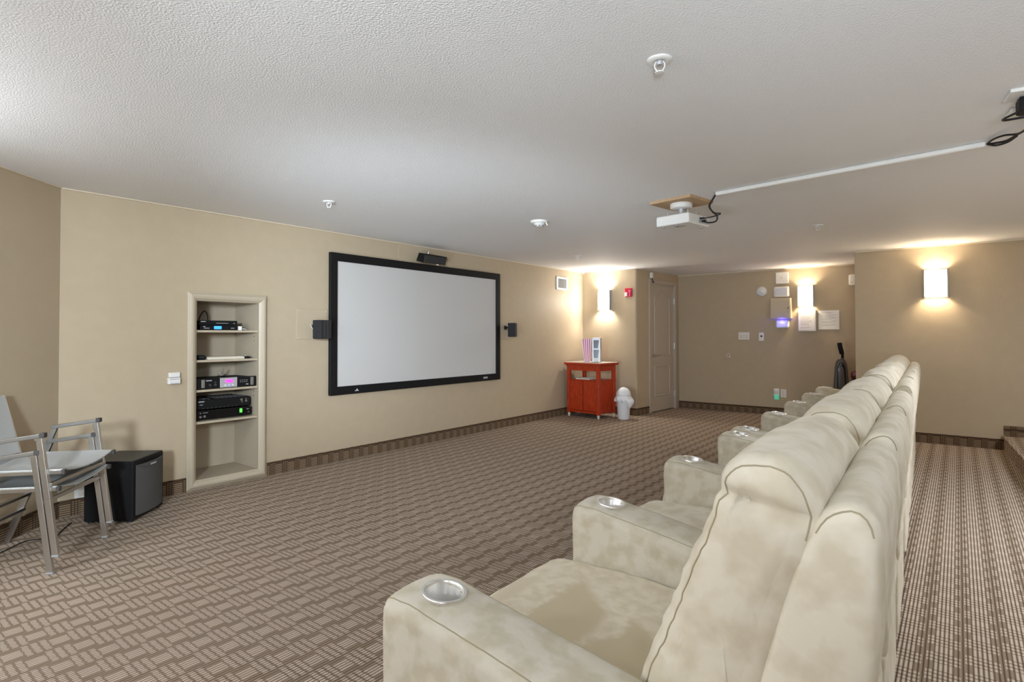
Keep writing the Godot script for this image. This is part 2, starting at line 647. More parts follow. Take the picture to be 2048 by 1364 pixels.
func grid(st: SurfaceTool, rows: Array, hole := Vector3.ZERO, hole_r := 0.0) -> void:
	var K := rows.size()
	var n: int = rows[0].size()
	var nrm := []
	for k in K:
		var a := PackedVector3Array()
		a.resize(n)
		nrm.append(a)
	for k in K - 1:
		for i in n:
			var j := (i + 1) % n
			var a: Vector3 = rows[k][i]
			var b: Vector3 = rows[k][j]
			var c: Vector3 = rows[k + 1][j]
			var d: Vector3 = rows[k + 1][i]
			var fn := (c - a).cross(d - b)
			nrm[k][i] += fn
			nrm[k][j] += fn
			nrm[k + 1][j] += fn
			nrm[k + 1][i] += fn
	for e in [0, K - 1]:
		var s := Vector3.ZERO
		for v in nrm[e]:
			s += v
		for i in n:
			nrm[e][i] = s
	# outward?
	var mid := Vector3.ZERO
	for k in K:
		for i in n:
			mid += rows[k][i] / float(K * n)
	var score := 0.0
	for k in K:
		for i in n:
			score += signf(nrm[k][i].dot(rows[k][i] - mid))
	var sg := 1.0 if score > 0 else -1.0
	for k in K:
		for i in n:
			nrm[k][i] = (nrm[k][i] * sg).normalized()
	for k in K - 1:
		for i in n:
			var j := (i + 1) % n
			if hole_r > 0.0 and rows[k][i].y > 0.6 and Vector2(rows[k][i].x - hole.x, rows[k][i].z - hole.z).length() < hole_r:
				continue
			tri(st, rows[k][i], rows[k][j], rows[k + 1][j], nrm[k][i], nrm[k][j], nrm[k + 1][j])
			tri(st, rows[k][i], rows[k + 1][j], rows[k + 1][i], nrm[k][i], nrm[k + 1][j], nrm[k + 1][i])

# open sheet of rows with thickness, normal side up
func sheet(st: SurfaceTool, rows: Array, thick: float) -> void:
	var R := rows.size()
	var C: int = rows[0].size()
	var nr := []
	for i in R:
		var line := []
		for j in C:
			var du: Vector3 = rows[mini(i + 1, R - 1)][j] - rows[maxi(i - 1, 0)][j]
			var dv: Vector3 = rows[i][mini(j + 1, C - 1)] - rows[i][maxi(j - 1, 0)]
			line.append(du.cross(dv).normalized())
		nr.append(line)
	for i in R - 1:
		for j in C - 1:
			for sd in [0.5, -0.5]:
				var q := []
				var m := []
				for e in [[i, j], [i + 1, j], [i + 1, j + 1], [i, j + 1]]:
					var nn: Vector3 = nr[e[0]][e[1]]
					q.append(rows[e[0]][e[1]] + nn * thick * sd)
					m.append(nn * signf(sd))
				tri(st, q[0], q[1], q[2], m[0], m[1], m[2])
				tri(st, q[0], q[2], q[3], m[0], m[2], m[3])
	for i in R - 1:
		for j in [0, C - 1]:
			var a: Vector3 = nr[i][j] * thick * 0.5
			var b: Vector3 = nr[i + 1][j] * thick * 0.5
			var o: Vector3 = (rows[i][j] - rows[i][1 if j == 0 else C - 2]).normalized()
			quad(st, rows[i][j] + a, rows[i + 1][j] + b, rows[i + 1][j] - b, rows[i][j] - a, o)
	for j in C - 1:
		for i in [0, R - 1]:
			var a: Vector3 = nr[i][j] * thick * 0.5
			var b: Vector3 = nr[i][j + 1] * thick * 0.5
			var o: Vector3 = (rows[i][j] - rows[1 if i == 0 else R - 2][j]).normalized()
			quad(st, rows[i][j] + a, rows[i][j + 1] + b, rows[i][j + 1] - b, rows[i][j] - a, o)

# ------------------------------------------------------------------ scene helpers
func put(st: SurfaceTool, called: String, m: Material, parent: Node3D = self) -> MeshInstance3D:
	var o := MeshInstance3D.new()
	o.name = called
	o.mesh = st.commit()
	o.material_override = m
	parent.add_child(o, true)
	return o

func free_name(called: String) -> String:
	if not has_node(called):
		return called
	var k := 1
	while has_node("%s_%03d" % [called, k]):
		k += 1
	return "%s_%03d" % [called, k]

func thing(called: String, label: String, category: String, xf := Transform3D(), group := "") -> Node3D:
	var o := Node3D.new()
	o.name = free_name(called)
	o.transform = xf
	add_child(o)
	tag(o, label, category, group)
	return o

func tag(o: Node3D, label: String, category: String, group := "") -> Node3D:
	o.set_meta("label", label)
	o.set_meta("category", category)
	if group:
		o.set_meta("group", group)
	return o

func struct(st: SurfaceTool, called: String, m: Material, label := "") -> MeshInstance3D:
	var o := put(st, called, m)
	o.set_meta("kind", "structure")
	if label:
		o.set_meta("label", label)
	return o

func vbox(st: SurfaceTool, lo: Vector3, hi: Vector3, r := 0.0005, xf := Transform3D()) -> void:
	box(st, (lo + hi) * 0.5, hi - lo, r, xf)

# ------------------------------------------------------------------ the room
func room() -> void:
	var s := begin()
	vbox(s, Vector3(-6.4, -0.15, -9.8), Vector3(3.5, 0.0, 2.5))
	struct(s, "floor", M.carpet, "brown basket-weave patterned carpet over the whole room")
	s = begin()
	vbox(s, Vector3(-6.4, CEIL, -9.8), Vector3(3.5, CEIL + 0.15, 2.5))
	struct(s, "ceiling", M.ceiling, "white stippled ceiling")
	# platform step on the right
	s = begin()
	var a := 0.051
	var pl := PackedVector2Array([Vector2(0.372, -ZF), Vector2(0.372 + a * 10.3, -2.2), Vector2(3.2, -2.2), Vector2(3.2, -ZF)])
	prism(s, pl, 0.0, 0.148, Transform3D(Basis(Vector3(1, 0, 0), Vector3(0, 0, -1), Vector3(0, 1, 0)), Vector3.ZERO))
	struct(s, "floor_platform", M.carpet, "low carpeted platform step beside the aisle")
	s = begin()
	var nose := PackedVector3Array([Vector3(0.372, 0.146, ZF + 0.004), Vector3(0.372 + a * 10.29, 0.146, 2.19)])
	tube(s, nose, 0.014, 10)
	struct(s, "trim_1", M.carpet, "rolled carpet edge of the platform step")
	# screen wall with the niche opening (z -2.082 .. -2.6, y 0.08 .. 1.516)
	s = begin()
	var x0 := XS - 0.12
	vbox(s, Vector3(x0, 0, -2.075), Vector3(XS, CEIL, -1.0))
	vbox(s, Vector3(x0, 0, ZF - 0.1), Vector3(XS, CEIL, -2.607))
	vbox(s, Vector3(x0, 0, -2.607), Vector3(XS, 0.075, -2.075))
	vbox(s, Vector3(x0, 1.521, -2.607), Vector3(XS, CEIL, -2.075))
	struct(s, "wall_left", M.wall, "tan wall that carries the projection screen")
	# angled wall
	var d := Vector3(0.661, 0, 0.750).normalized()
	var ax := Transform3D(Basis(-d, Vector3.UP, (-d).cross(Vector3.UP)), Vector3(XS, 0, -1.194))
	s = begin()
	vbox(s, Vector3(-4.6, 0, -0.12), Vector3(0.06, CEIL, 0.0), 0.0005, ax)
	struct(s, "wall_left_corner", M.wall, "angled tan wall behind the stacked chairs")
	s = begin()
	var fp := PackedVector2Array([Vector2(-5.0, -ZF), Vector2(-3.910, -ZF)])
	for k in range(1, 7):
		var ang := PI / 2.0 * k / 6.0
		fp.append(Vector2(-3.910 + 0.025 * sin(ang), -ZF + 0.025 * (1.0 - cos(ang))))
	fp.append(Vector2(-3.885 + 0.0313, -ZF + 0.40))
	fp.append(Vector2(-4.0, -ZF + 0.40))
	fp.append(Vector2(-4.0, -ZF + 0.12))
	fp.append(Vector2(-5.0, -ZF + 0.12))
	prism(s, fp, 0.0, CEIL, Transform3D(Basis(Vector3(1, 0, 0), Vector3(0, 0, -1), Vector3(0, 1, 0)), Vector3.ZERO))
	struct(s, "wall_far", M.wall, "tan wall above the red cabinet")
	# the wall of the door, from the rounded corner to the back wall
	var dd := Vector3(0.11, 0, -1.406).normalized()
	door_xf = Transform3D(Basis(dd, Vector3.UP, dd.cross(Vector3.UP)), Vector3(-3.885, 0, ZF))
	s = begin()
	vbox(s, Vector3(0.395, 0, -0.12), Vector3(0.41, CEIL, 0.0), 0.0005, door_xf)
	vbox(s, Vector3(0.40, 2.09, -0.12), Vector3(1.27, CEIL, 0.0), 0.0005, door_xf)
	vbox(s, Vector3(1.27, 0, -0.12), Vector3(1.50, CEIL, 0.0), 0.0005, door_xf)
	struct(s, "wall_far_door", M.wall, "short tan wall around the door")
	s = begin()
	vbox(s, Vector3(-4.0, 0, ZB - 0.12), Vector3(-0.6, CEIL, ZB))
	struct(s, "wall_back", M.wall, "brown-tan back wall of the alcove")
	s = begin()
	vbox(s, Vector3(-0.992, 0, ZF - 0.16), Vector3(3.4, CEIL, ZF), 0.004)
	vbox(s, Vector3(-0.992, 0, ZB - 0.1), Vector3(-0.86, CEIL, ZF - 0.1), 0.004)
	struct(s, "wall_right", M.wall, "tan wall behind the end of the recliner rows")
	s = begin()
	vbox(s, Vector3(-2.4, 0, 2.2), Vector3(3.4, CEIL, 2.32))
	struct(s, "wall_rear", M.wall, "tan wall behind the camera")
	s = begin()
	vbox(s, Vector3(3.2, 0, ZF - 0.1), Vector3(3.32, CEIL, 2.3))
	struct(s, "wall_side", M.wall, "tan wall beside the platform")
	# carpet skirting
	var t := 0.012
	var hb := 0.114
	s = begin()
	vbox(s, Vector3(XS, 0, -2.012), Vector3(XS + t, hb, -1.2), 0.003)
	vbox(s, Vector3(XS, 0, ZF), Vector3(XS + t, hb, -2.684), 0.003)
	struct(s, "baseboard_left", M.base, "brown carpet skirting under the projection screen")
	s = begin()
	vbox(s, Vector3(-4.5, 0, 0), Vector3(0.0, hb, t), 0.003, ax)
	struct(s, "baseboard_left_corner", M.base, "brown carpet skirting behind the stacked chairs")
	s = begin()
	vbox(s, Vector3(-4.81, 0, ZF), Vector3(-3.875, hb, ZF + t), 0.003)
	vbox(s, Vector3(-0.01, 0, 0), Vector3(0.372, hb, t), 0.003, door_xf)
	struct(s, "baseboard_far", M.base, "brown carpet skirting behind the waste bin")
	s = begin()
	vbox(s, Vector3(-3.775, 0, ZB), Vector3(-0.99, hb, ZB + t), 0.003)
	struct(s, "baseboard_back", M.base, "dark carpet skirting along the alcove wall")
	s = begin()
	vbox(s, Vector3(-0.99, 0, ZF), Vector3(0.39, hb, ZF + t), 0.003)
	vbox(s, Vector3(0.372, 0.148, ZF), Vector3(3.2, 0.148 + hb, ZF + t), 0.003)
	struct(s, "baseboard_right", M.base, "dark carpet skirting stepping up onto the platform")
	# paint line where walls meet the ceiling
	s = begin()
	vbox(s, Vector3(XS, CEIL - 0.008, ZF), Vector3(XS + 0.010, CEIL + 0.001, -1.2))
	vbox(s, Vector3(-4.5, CEIL - 0.008, 0), Vector3(0.0, CEIL + 0.001, 0.010), 0.0005, ax)
	struct(s, "trim_2", M.trim, "pale paint line along the ceiling over the screen wall")
	s = begin()
	vbox(s, Vector3(-3.775, CEIL - 0.016, ZB), Vector3(-0.99, CEIL + 0.001, ZB + 0.012))
	vbox(s, Vector3(-0.994, CEIL - 0.016, ZF - 0.02), Vector3(3.2, CEIL + 0.001, ZF + 0.012))
	struct(s, "trim_3", M.trim, "pale paint line along the ceiling over the alcove and right wall")

var door_xf := Transform3D()

# ------------------------------------------------------------------ lamps
func make_sconce(col: Color) -> Node3D:
	var t := Node3D.new()
	var w := 0.215
	var hh := 0.315
	var s := begin()
	box(s, Vector3(0, 0, 0.006), Vector3(w + 0.012, hh + 0.006, 0.012), 0.002)
	put(s, "backplate", M.brushed, t)
	# bowed diffuser sheet
	s = begin()
	var rows := []
	for k in 13:
		var a := k / 12.0 * 2.0 - 1.0
		var x := a * w * 0.47
		var z := 0.062 + 0.04 * (1.0 - a * a)
		var line := PackedVector3Array()
		for j in 7:
			line.append(Vector3(x, lerpf(-hh * 0.485, hh * 0.485, j / 6.0), z))
		rows.append(line)
	sheet(s, rows, 0.003)
	for sg in [-1.0, 1.0]:
		vbox(s, Vector3(sg * w * 0.47 - 0.0015, -hh * 0.485, 0.012), Vector3(sg * w * 0.47 + 0.0015, hh * 0.485, 0.064))
	put(s, "diffuser", M.lamp_warm if col.b < 0.8 else M.lamp_white, t)
	for sg in [-1.0, 1.0]:
		s = begin()
		box(s, Vector3(sg * w * 0.49, 0, 0.040), Vector3(0.005, hh, 0.056), 0.001)
		put(s, "side_frame", M.brushed, t)
		s = begin()
		var pts := []
		for k in 13:
			var a := k / 12.0 * 2.0 - 1.0
			pts.append(Vector3(a * w * 0.49, sg * hh * 0.325, 0.0655 + 0.04 * (1.0 - a * a)))
		tube(s, PackedVector3Array(pts), 0.0022, 6)
		put(s, "band", M.silver, t)
		s = begin()
		pts = []
		for k in 13:
			var a := k / 12.0 * 2.0 - 1.0
			pts.append(Vector3(a * w * 0.49, sg * hh * 0.49, 0.064 + 0.04 * (1.0 - a * a)))
		tube(s, PackedVector3Array(pts), 0.003, 6)
		put(s, "rim", M.brushed, t)
	return t

func wall_lamps() -> void:
	for i in SCONCES.size():
		var d = SCONCES[i]
		var k = GAIN["s%d" % i]
		var t := make_sconce(d[4])
		t.name = free_name("wall_sconce")
		add_child(t)
		t.transform = at(Vector3(d[0], d[1], d[2]), d[3])
		tag(t, d[5], "wall lamp", "wall sconces around the theatre")
		var o := OmniLight3D.new()
		o.name = "sconce_glow"
		o.light_color = d[4]
		o.light_energy = k[0]
		o.light_size = 0.045
		o.omni_range = 14.0
		o.omni_attenuation = 2.0
		o.shadow_enabled = true
		o.position = Vector3(0, 0, 0.066)
		t.add_child(o)
		for sg in [1.0, -1.0]:
			var l := SpotLight3D.new()
			l.name = "sconce_wash_up" if sg > 0 else "sconce_wash_down"
			l.light_color = d[4]
			l.light_energy = k[1] if sg > 0 else k[2]
			l.light_size = 0.03
			l.spot_range = 14.0
			l.spot_attenuation = 2.0
			l.spot_angle = 62.0
			l.spot_angle_attenuation = 0.25
			l.shadow_enabled = true
			l.position = Vector3(0, sg * 0.10, 0.072)
			l.rotation.x = PI / 2.0 * sg
			t.add_child(l)

func floodlights() -> void:  # added fill lights, no such lamps known in the room
	for i in FILL_FLOODS.size():
		var d = FILL_FLOODS[i]
		var p: Vector3 = d[0]
		var q: Vector3 = d[1]
		var fl := 0.148 if p.x > 0.45 else 0.0
		var t := thing("added_fill_light", d[3], "floodlight", at(Vector3(p.x, fl, p.z)), "added fill lights behind the camera")
		var c := p - t.position
		var dir := (q - p).normalized()
		var b := Basis.looking_at(dir, Vector3.UP)
		var s := begin()
		cyl(s, Vector3(0, 0.02, 0), c - dir * 0.12 - Vector3(0, 0.05, 0), 0.012)
		put(s, "pole", M.black, t)
		for k in 3:
			s = begin()
			var a := TAU * k / 3.0
			bar(s, Vector3(0, 0.20, 0), Vector3(cos(a) * 0.34, 0.008, sin(a) * 0.34), 0.014, 0.014)
			put(s, "leg", M.black, t)
		s = begin()
		box(s, Vector3(0, 0, 0.09), Vector3(0.36, 0.30, 0.14), 0.02, Transform3D(b, c), 2)
		put(s, "housing", M.black, t)
		s = begin()
		box(s, Vector3(0, 0, 0.014), Vector3(0.33, 0.27, 0.01), 0.003, Transform3D(b, c))
		put(s, "lamp_face", M.lamp_white, t)
		var l := SpotLight3D.new()
		l.name = "fill_beam"
		l.light_color = COOL
		l.light_energy = GAIN["f%d" % i]
		l.light_size = 0.30
		l.spot_range = 16.0
		l.spot_attenuation = 2.0
		l.spot_angle = d[2]
		l.spot_angle_attenuation = 0.9
		l.shadow_enabled = true
		l.transform = Transform3D(b, c + dir * 0.17)
		t.add_child(l)

func ceiling_lamps() -> void:
	for i in UNSEEN_CEILING_LAMPS.size():
		var d = UNSEEN_CEILING_LAMPS[i]
		var t := thing("unseen_ceiling_lamp", d[2], "ceiling lamp", at(Vector3(d[0], CEIL, d[1])))
		var s := begin()
		box(s, Vector3(0, -0.03, 0), Vector3(0.64, 0.06, 0.64), 0.006)
		put(s, "frame", M.white, t)
		s = begin()
		box(s, Vector3(0, -0.062, 0), Vector3(0.58, 0.012, 0.58), 0.004)
		put(s, "diffuser", M.lamp_white, t)
		var l := AreaLight3D.new()
		l.name = "ceiling_glow"
		l.area_size = Vector2(0.58, 0.58)
		l.light_color = SOFT
		l.light_energy = GAIN["c%d" % i]
		l.area_range = 14.0
		l.area_attenuation = 2.0
		l.shadow_enabled = true
		l.position = Vector3(0, -0.075, 0)
		l.rotation.x = -PI / 2.0
		t.add_child(l)

# ------------------------------------------------------------------ recliners
const PITCH := 0.862
const ARM_W := 0.20
var proto := {}

func sofa_meshes() -> void:
	# armrest: rounded box with a soft crown, local z = 0 on its middle; its outline axes are (z, y)
	var s := begin()
	var ol := outline([Vector2(-0.1, 0.05), Vector2(-0.1, 0.30), Vector2(-0.1, 0.585), Vector2(-0.094, 0.630), Vector2(-0.07, 0.648), Vector2(0, 0.655), Vector2(0.07, 0.648), Vector2(0.094, 0.630), Vector2(0.1, 0.585), Vector2(0.1, 0.30), Vector2(0.1, 0.05), Vector2(0.0, 0.045)], 170)
	var rows := pillow(s, ol, -1.050, -0.22, 0.03, 0.004, 0.0022, 1, 0.009, Vector3(-0.94, 0, 0), 0.0435)
	proto.arm = s.commit()
	for sg in [-1.0, 1.0]:
		s = begin()
		var best := 0
		for i in ol.size():
			if ol[i].distance_to(Vector2(sg * 0.080, 0.643)) < ol[best].distance_to(Vector2(sg * 0.080, 0.643)):
				best = i
		var pts := PackedVector3Array()
		for k in range(27, rows.size() - 28):
			pts.append(rows[k][best])
		tube(s, pts, 0.0014, 6)
		proto["arm_seam" if sg < 0 else "arm_seam2"] = s.commit()
	s = begin()
	lathe(s, [Vector2(0.0, 0.575), Vector2(0.037, 0.575), Vector2(0.0405, 0.582), Vector2(0.0432, 0.656), Vector2(0.046, 0.6605), Vector2(0.0515, 0.6605), Vector2(0.0535, 0.6575), Vector2(0.053, 0.652), Vector2(0.0445, 0.650), Vector2(0.0420, 0.57), Vector2(0.0, 0.568)], at(Vector3(-0.94, 0, 0)), 40)
	proto.cup = s.commit()
	# seat cushion with its rolled front
	s = begin()
	ol = outline([Vector2(-1.130, 0.12), Vector2(-1.135, 0.25), Vector2(-1.138, 0.38), Vector2(-1.118, 0.445), Vector2(-1.06, 0.468), Vector2(-0.9, 0.472), Vector2(-0.7, 0.468), Vector2(-0.5, 0.455), Vector2(-0.42, 0.42), Vector2(-0.42, 0.30), Vector2(-0.9, 0.28), Vector2(-1.06, 0.24), Vector2(-1.07, 0.10)], 84)
	pillow(s, ol, -0.103, -0.759, 0.028, 0.003, 0.006)
	proto.seat = s.commit()
	# the base under it
	s = begin()
	box(s, Vector3(-0.62, 0.17, -PITCH / 2), Vector3(0.90, 0.30, 0.64), 0.01)
	proto.base = s.commit()
	# back cushion
	s = begin()
	ol = outline([Vector2(-0.30, 0.42), Vector2(-0.44, 0.42), Vector2(-0.512, 0.45), Vector2(-0.515, 0.54), Vector2(-0.470, 0.66), Vector2(-0.420, 0.79), Vector2(-0.380, 0.885), Vector2(-0.366, 0.935), Vector2(-0.350, 0.982), Vector2(-0.315, 1.014), Vector2(-0.265, 1.024), Vector2(-0.218, 1.010), Vector2(-0.190, 0.974), Vector2(-0.180, 0.925), Vector2(-0.196, 0.86), Vector2(-0.232, 0.75), Vector2(-0.270, 0.62), Vector2(-0.295, 0.50)], 110)
	rows = pillow(s, ol, -0.102, -0.760, 0.040, 0.008, 0.006, 2)
	proto.back = s.commit()
	for e in [28, rows.size() - 29]:
		s = begin()
		var pts := PackedVector3Array()
		for i in ol.size():
			if ol[i].y > 0.50 and not (ol[i].x > -0.30 and ol[i].y < 0.88):
				pts.append(rows[e][i])
		tube(s, pts, 0.0017, 6)
		proto["back_seam" if e == 28 else "back_seam2"] = s.commit()
	# rear shell
	s = begin()
	ol = outline([Vector2(-0.30, 0.30), Vector2(-0.305, 0.52), Vector2(-0.265, 0.72), Vector2(-0.228, 0.85), Vector2(-0.192, 0.925), Vector2(-0.168, 0.952), Vector2(-0.135, 0.960), Vector2(-0.108, 0.945), Vector2(-0.094, 0.905), Vector2(-0.093, 0.81), Vector2(-0.108, 0.66), Vector2(-0.132, 0.48), Vector2(-0.148, 0.30)], 90)
	rows = pillow(s, ol, -0.106, -0.756, 0.026, 0.005, 0.004)
	proto.shell = s.commit()
	for e in [28, rows.size() - 29]:
		s = begin()
		var pts2 := PackedVector3Array()
		for i in ol.size():
			if ol[i].y > 0.90:
				pts2.append(rows[e][i])
		tube(s, pts2, 0.0016, 6)
		proto["shell_seam" if e == 28 else "shell_seam2"] = s.commit()
	s = begin()
	box(s, Vector3(-0.215, 0.17, -PITCH / 2), Vector3(0.15, 0.32, 0.655), 0.02, Transform3D(), 2)
	proto.skirt = s.commit()

func back_shape(p: Vector3) -> Vector3:
	# the pillow top: fuller in the middle, a fold between head roll and back
	var t := (p.z + PITCH / 2) / 0.33
	var line := lerpf(0.950, 0.918, clampf((p.x + 0.36) / 0.18, 0, 1))
	var fold := exp(-pow((p.y - line) / 0.011, 2.0))
	var cap := smoothstep(0.93, 1.0, absf(t))
	p.z -= signf(t) * 0.018 * fold * cap
	p.z += signf(t) * 0.012 * cap * smoothstep(0.0, 0.035, p.y - line)
	if p.x < -0.3:
		p.x += 0.008 * fold
	var crown := 1.0 - t * t
	if p.y > 0.85:
		p.y += 0.010 * crown * smoothstep(0.85, 1.0, p.y)
	if p.x < -0.34 and p.y < 0.93:
		p.x -= 0.012 * crown
	# slack folds on the end faces, fanning from the front welt
	var fan := smoothstep(-0.20, -0.44, p.x + (p.y - 0.9) * -0.33)
	p.z += signf(t) * cap * fan * 0.006 * lump.get_noise_3d(p.x * 7.0, p.y * 24.0 + p.x * 14.0, 3.0)
	# puckers that start at the welts
	var pk := sin(p.y * 105.0 + p.x * 40.0) * 0.0009 * smoothstep(0.55, 0.93, absf(t)) * (1.0 - cap)
	p.x -= pk
	p.y += pk * 0.6
	return p

func part(mesh: Mesh, called: String, m: Material, parent: Node3D, pos := Vector3.ZERO) -> MeshInstance3D:
	var o := MeshInstance3D.new()
	o.name = called
	o.mesh = mesh
	o.material_override = m
	o.position = pos
	parent.add_child(o, true)
	return o

func recliner_row(seats: int, label: String, xf: Transform3D, nap: bool) -> void:
	var t := thing("recliner_row", label, "recliner sofa", xf, "suede theatre recliner rows")
	for k in seats + 1:
		var a := part(proto.arm, "armrest", M.suede_arm, t, Vector3(0, 0, -PITCH * k))
		part(proto.arm_seam, "seam", M.thread, a)
		part(proto.arm_seam2, "seam", M.thread, a)
		var c := part(proto.cup, "cup_holder", M.cup, a, Vector3(0, -0.0045, 0))
		var lean := Basis(Vector3(0, 0, 1), -0.13)       # it lies in the slope of the arm
		var pivot := Vector3(-0.94, 0.652, 0)
		c.transform = Transform3D(lean, pivot - lean * pivot + Vector3(0, -0.0065, 0))
		c.set_meta("label", "round brushed metal cup holder")
	for k in seats:
		var o := Vector3(0, 0, -PITCH * k)
		var st := part(proto.seat, "seat_cushion", M.suede, t, o)
		if nap and k == 0:
			st.mesh = with_uv(proto.seat, Vector2(-1.125, -0.10), Vector2(0.72, -0.66))
			st.material_override = M.suede_seat
			st.set_meta("label", "seat cushion with darker brushed nap marks")
		part(proto.base, "base", M.suede_arm, t, o)
		var b := part(proto.back, "back_cushion", M.suede, t, o)
		part(proto.back_seam, "seam", M.thread, b)
		part(proto.back_seam2, "seam", M.thread, b)
		var sh := part(proto.shell, "rear_panel", M.suede, t, o)
		part(proto.shell_seam, "seam", M.thread, sh)
		part(proto.shell_seam2, "seam", M.thread, sh)
		part(proto.skirt, "rear_base", M.suede, t, o)

func with_uv(mesh: Mesh, origin: Vector2, size: Vector2) -> Mesh:
	var ar := mesh.surface_get_arrays(0)
	var v: PackedVector3Array = ar[Mesh.ARRAY_VERTEX]
	var uv := PackedVector2Array()
	for p in v:
		uv.append(Vector2(clampf((p.x - origin.x) / size.x, 0.002, 0.998), clampf((p.z - origin.y) / size.y, 0.002, 0.998)))
	ar[Mesh.ARRAY_TEX_UV] = uv
	var m := ArrayMesh.new()
	m.add_surface_from_arrays(Mesh.PRIMITIVE_TRIANGLES, ar)
	return m

func sofas() -> void:
	sofa_meshes()
	var tilt := 2.0
	recliner_row(3, "beige suede three-seat recliner sofa nearest the camera, with metal cup holders", at(Vector3(0.0, 0, -0.985), tilt), true)
	var off := Basis(Vector3.UP, deg_to_rad(tilt)) * Vector3(0, 0, -PITCH * 3 - 0.235)
	recliner_row(4, "beige suede four-seat recliner sofa set beyond the first, towards the alcove", at(Vector3(0.0, 0, -0.985) + off, tilt), false)

# ------------------------------------------------------------------ screen wall
func screen_wall() -> void:
	# projection screen: frame z -3.30 .. -5.905, y 0.65 .. 2.046
	var t := thing("projection_screen", "large wall-mounted projection screen with a wide black frame", "projection screen", at(Vector3(XS, 0, 0)))
	var y0 := 0.652
	var y1 := 2.046
	var za := -3.300
	var zb := -5.905
	var fw := 0.082
	var s := begin()
	vbox(s, Vector3(0.008, y0, zb), Vector3(0.045, y0 + fw, za), 0.006)
	vbox(s, Vector3(0.008, y1 - fw, zb), Vector3(0.045, y1, za), 0.006)
	vbox(s, Vector3(0.008, y0 + 0.01, za - fw), Vector3(0.0448, y1 - 0.01, za), 0.006)
	vbox(s, Vector3(0.008, y0 + 0.01, zb), Vector3(0.0448, y1 - 0.01, zb + fw), 0.006)
	put(s, "frame", M.black, t)
	s = begin()
	vbox(s, Vector3(0.012, y0 + 0.04, zb + 0.04), Vector3(0.030, y1 - 0.04, za - 0.04), 0.001)
	put(s, "screen_surface", M.screen, t)
	s = begin()
	prism(s, PackedVector2Array([Vector2(-0.028, 0), Vector2(0.028, 0), Vector2(0.012, 0.010), Vector2(0.002, 0.026), Vector2(-0.008, 0.012)]), 0.0445, 0.0012, Transform3D(Basis(Vector3(0, 0, -1), Vector3.UP, Vector3(1, 0, 0)), Vector3(0, y0 + 0.026, za - 0.31)))
	put(s, "badge", M.mark, t)
	# small pale maker's lettering, too small in the photograph to read: bars of letter height
	s = begin()
	var zz := zb + 0.345
	for wd in [0.013, 0.010, 0.005, 0.009, 0.009, 0.005, 0.010]:
		box(s, Vector3(0.0454, y0 + 0.040, zz - wd / 2), Vector3(0.001, 0.022 if wd > 0.006 else 0.028, wd), 0.0003)
		zz -= wd + 0.0035
	put(s, "badge", M.mark, t)
	# centre speaker on top
	var c := thing("center_speaker", "small black centre speaker tilted down on top of the projection screen", "speaker", Transform3D(Basis(Vector3.UP, deg_to_rad(90)) * Basis(Vector3.RIGHT, deg_to_rad(14)), Vector3(XS + 0.10, 2.092, -4.60)))
	s = begin()
	prism(s, PackedVector2Array([Vector2(-0.185, -0.035), Vector2(0.175, -0.035), Vector2(0.185, 0.06), Vector2(-0.165, 0.06)]), -0.055, 0.10, Transform3D())
	put(s, "cabinet", M.black, c)
	s = begin()
	box(s, Vector3(0.0, 0.010, 0.048), Vector3(0.335, 0.082, 0.012), 0.004)
	put(s, "grille", M.speaker, c)
	s = begin()
	bar(s, Vector3(-0.02, 0.02, -0.05), Vector3(-0.02, 0.085, -0.085), 0.02, 0.008)
	cyl(s, Vector3(-0.02, 0.06, -0.06), Vector3(-0.02, 0.085, -0.06), 0.008)
	put(s, "bracket", M.steel, c)
	s = begin()
	lathe(s, [Vector2(0, -0.045), Vector2(0.012, -0.045), Vector2(0.012, -0.036), Vector2(0, -0.036)], at(Vector3(0.05, 0.0, 0.05)))
	put(s, "foot", M.white, c)
	# side speakers on their brackets
	side_speaker(Vector3(XS, 1.292, -3.155), 14.0, 0.175, "small black satellite speaker at the near edge of the projection screen")
	side_speaker(Vector3(XS, 1.305, -6.06), 28.0, 0.185, "small black satellite speaker on an arm beyond the far screen edge")
	# painted cover plates
	plate("wall_cover_plate", "painted wooden cover plate behind the near satellite speaker", Vector3(XS, 1.342, -3.13), Vector3(0.006, 0.285, 0.325), true)
	plate("wall_cover_plate", "painted wooden cover plate behind the far satellite speaker", Vector3(XS, 1.30, -6.05), Vector3(0.006, 0.24, 0.24), true)
	plate("wall_cover_plate", "tall painted cover panel between the screen top and the ceiling", Vector3(XS, 2.14, -4.537), Vector3(0.005, 0.200, 0.696), true)
	# supply grille
	var g := thing("air_grille", "square white air grille high on the screen wall", "air vent", at(Vector3(XS, 2.03, -7.46), 90))
	s = begin()
	for sg in [-1.0, 1.0]:
		box(s, Vector3(sg * 0.136, 0, 0.008), Vector3(0.038, 0.20, 0.016), 0.004)
		box(s, Vector3(0, sg * 0.086, 0.008), Vector3(0.31, 0.028, 0.0158), 0.004)
	put(s, "frame", M.white, g)
	s = begin()
	box(s, Vector3(0, 0, 0.002), Vector3(0.26, 0.17, 0.004), 0.001)
	put(s, "backing", M.dark, g)
	for k in 14:
		s = begin()
		box(s, Vector3(-0.110 + k * 0.0169, 0, 0.009), Vector3(0.010, 0.150, 0.003), 0.001, Transform3D())
		put(s, "slat", M.grey, g)
	# thermostat and its guard
	var w := thing("wall_switch", "white double wall control box on the screen wall beside the built-in shelves", "wall control", at(Vector3(XS, 0.903, -1.912), 90))
	s = begin()
	box(s, Vector3(0.004, 0.029, 0.014), Vector3(0.078, 0.036, 0.028), 0.005, Transform3D(), 2)
	put(s, "control", M.white, w)
	s = begin()
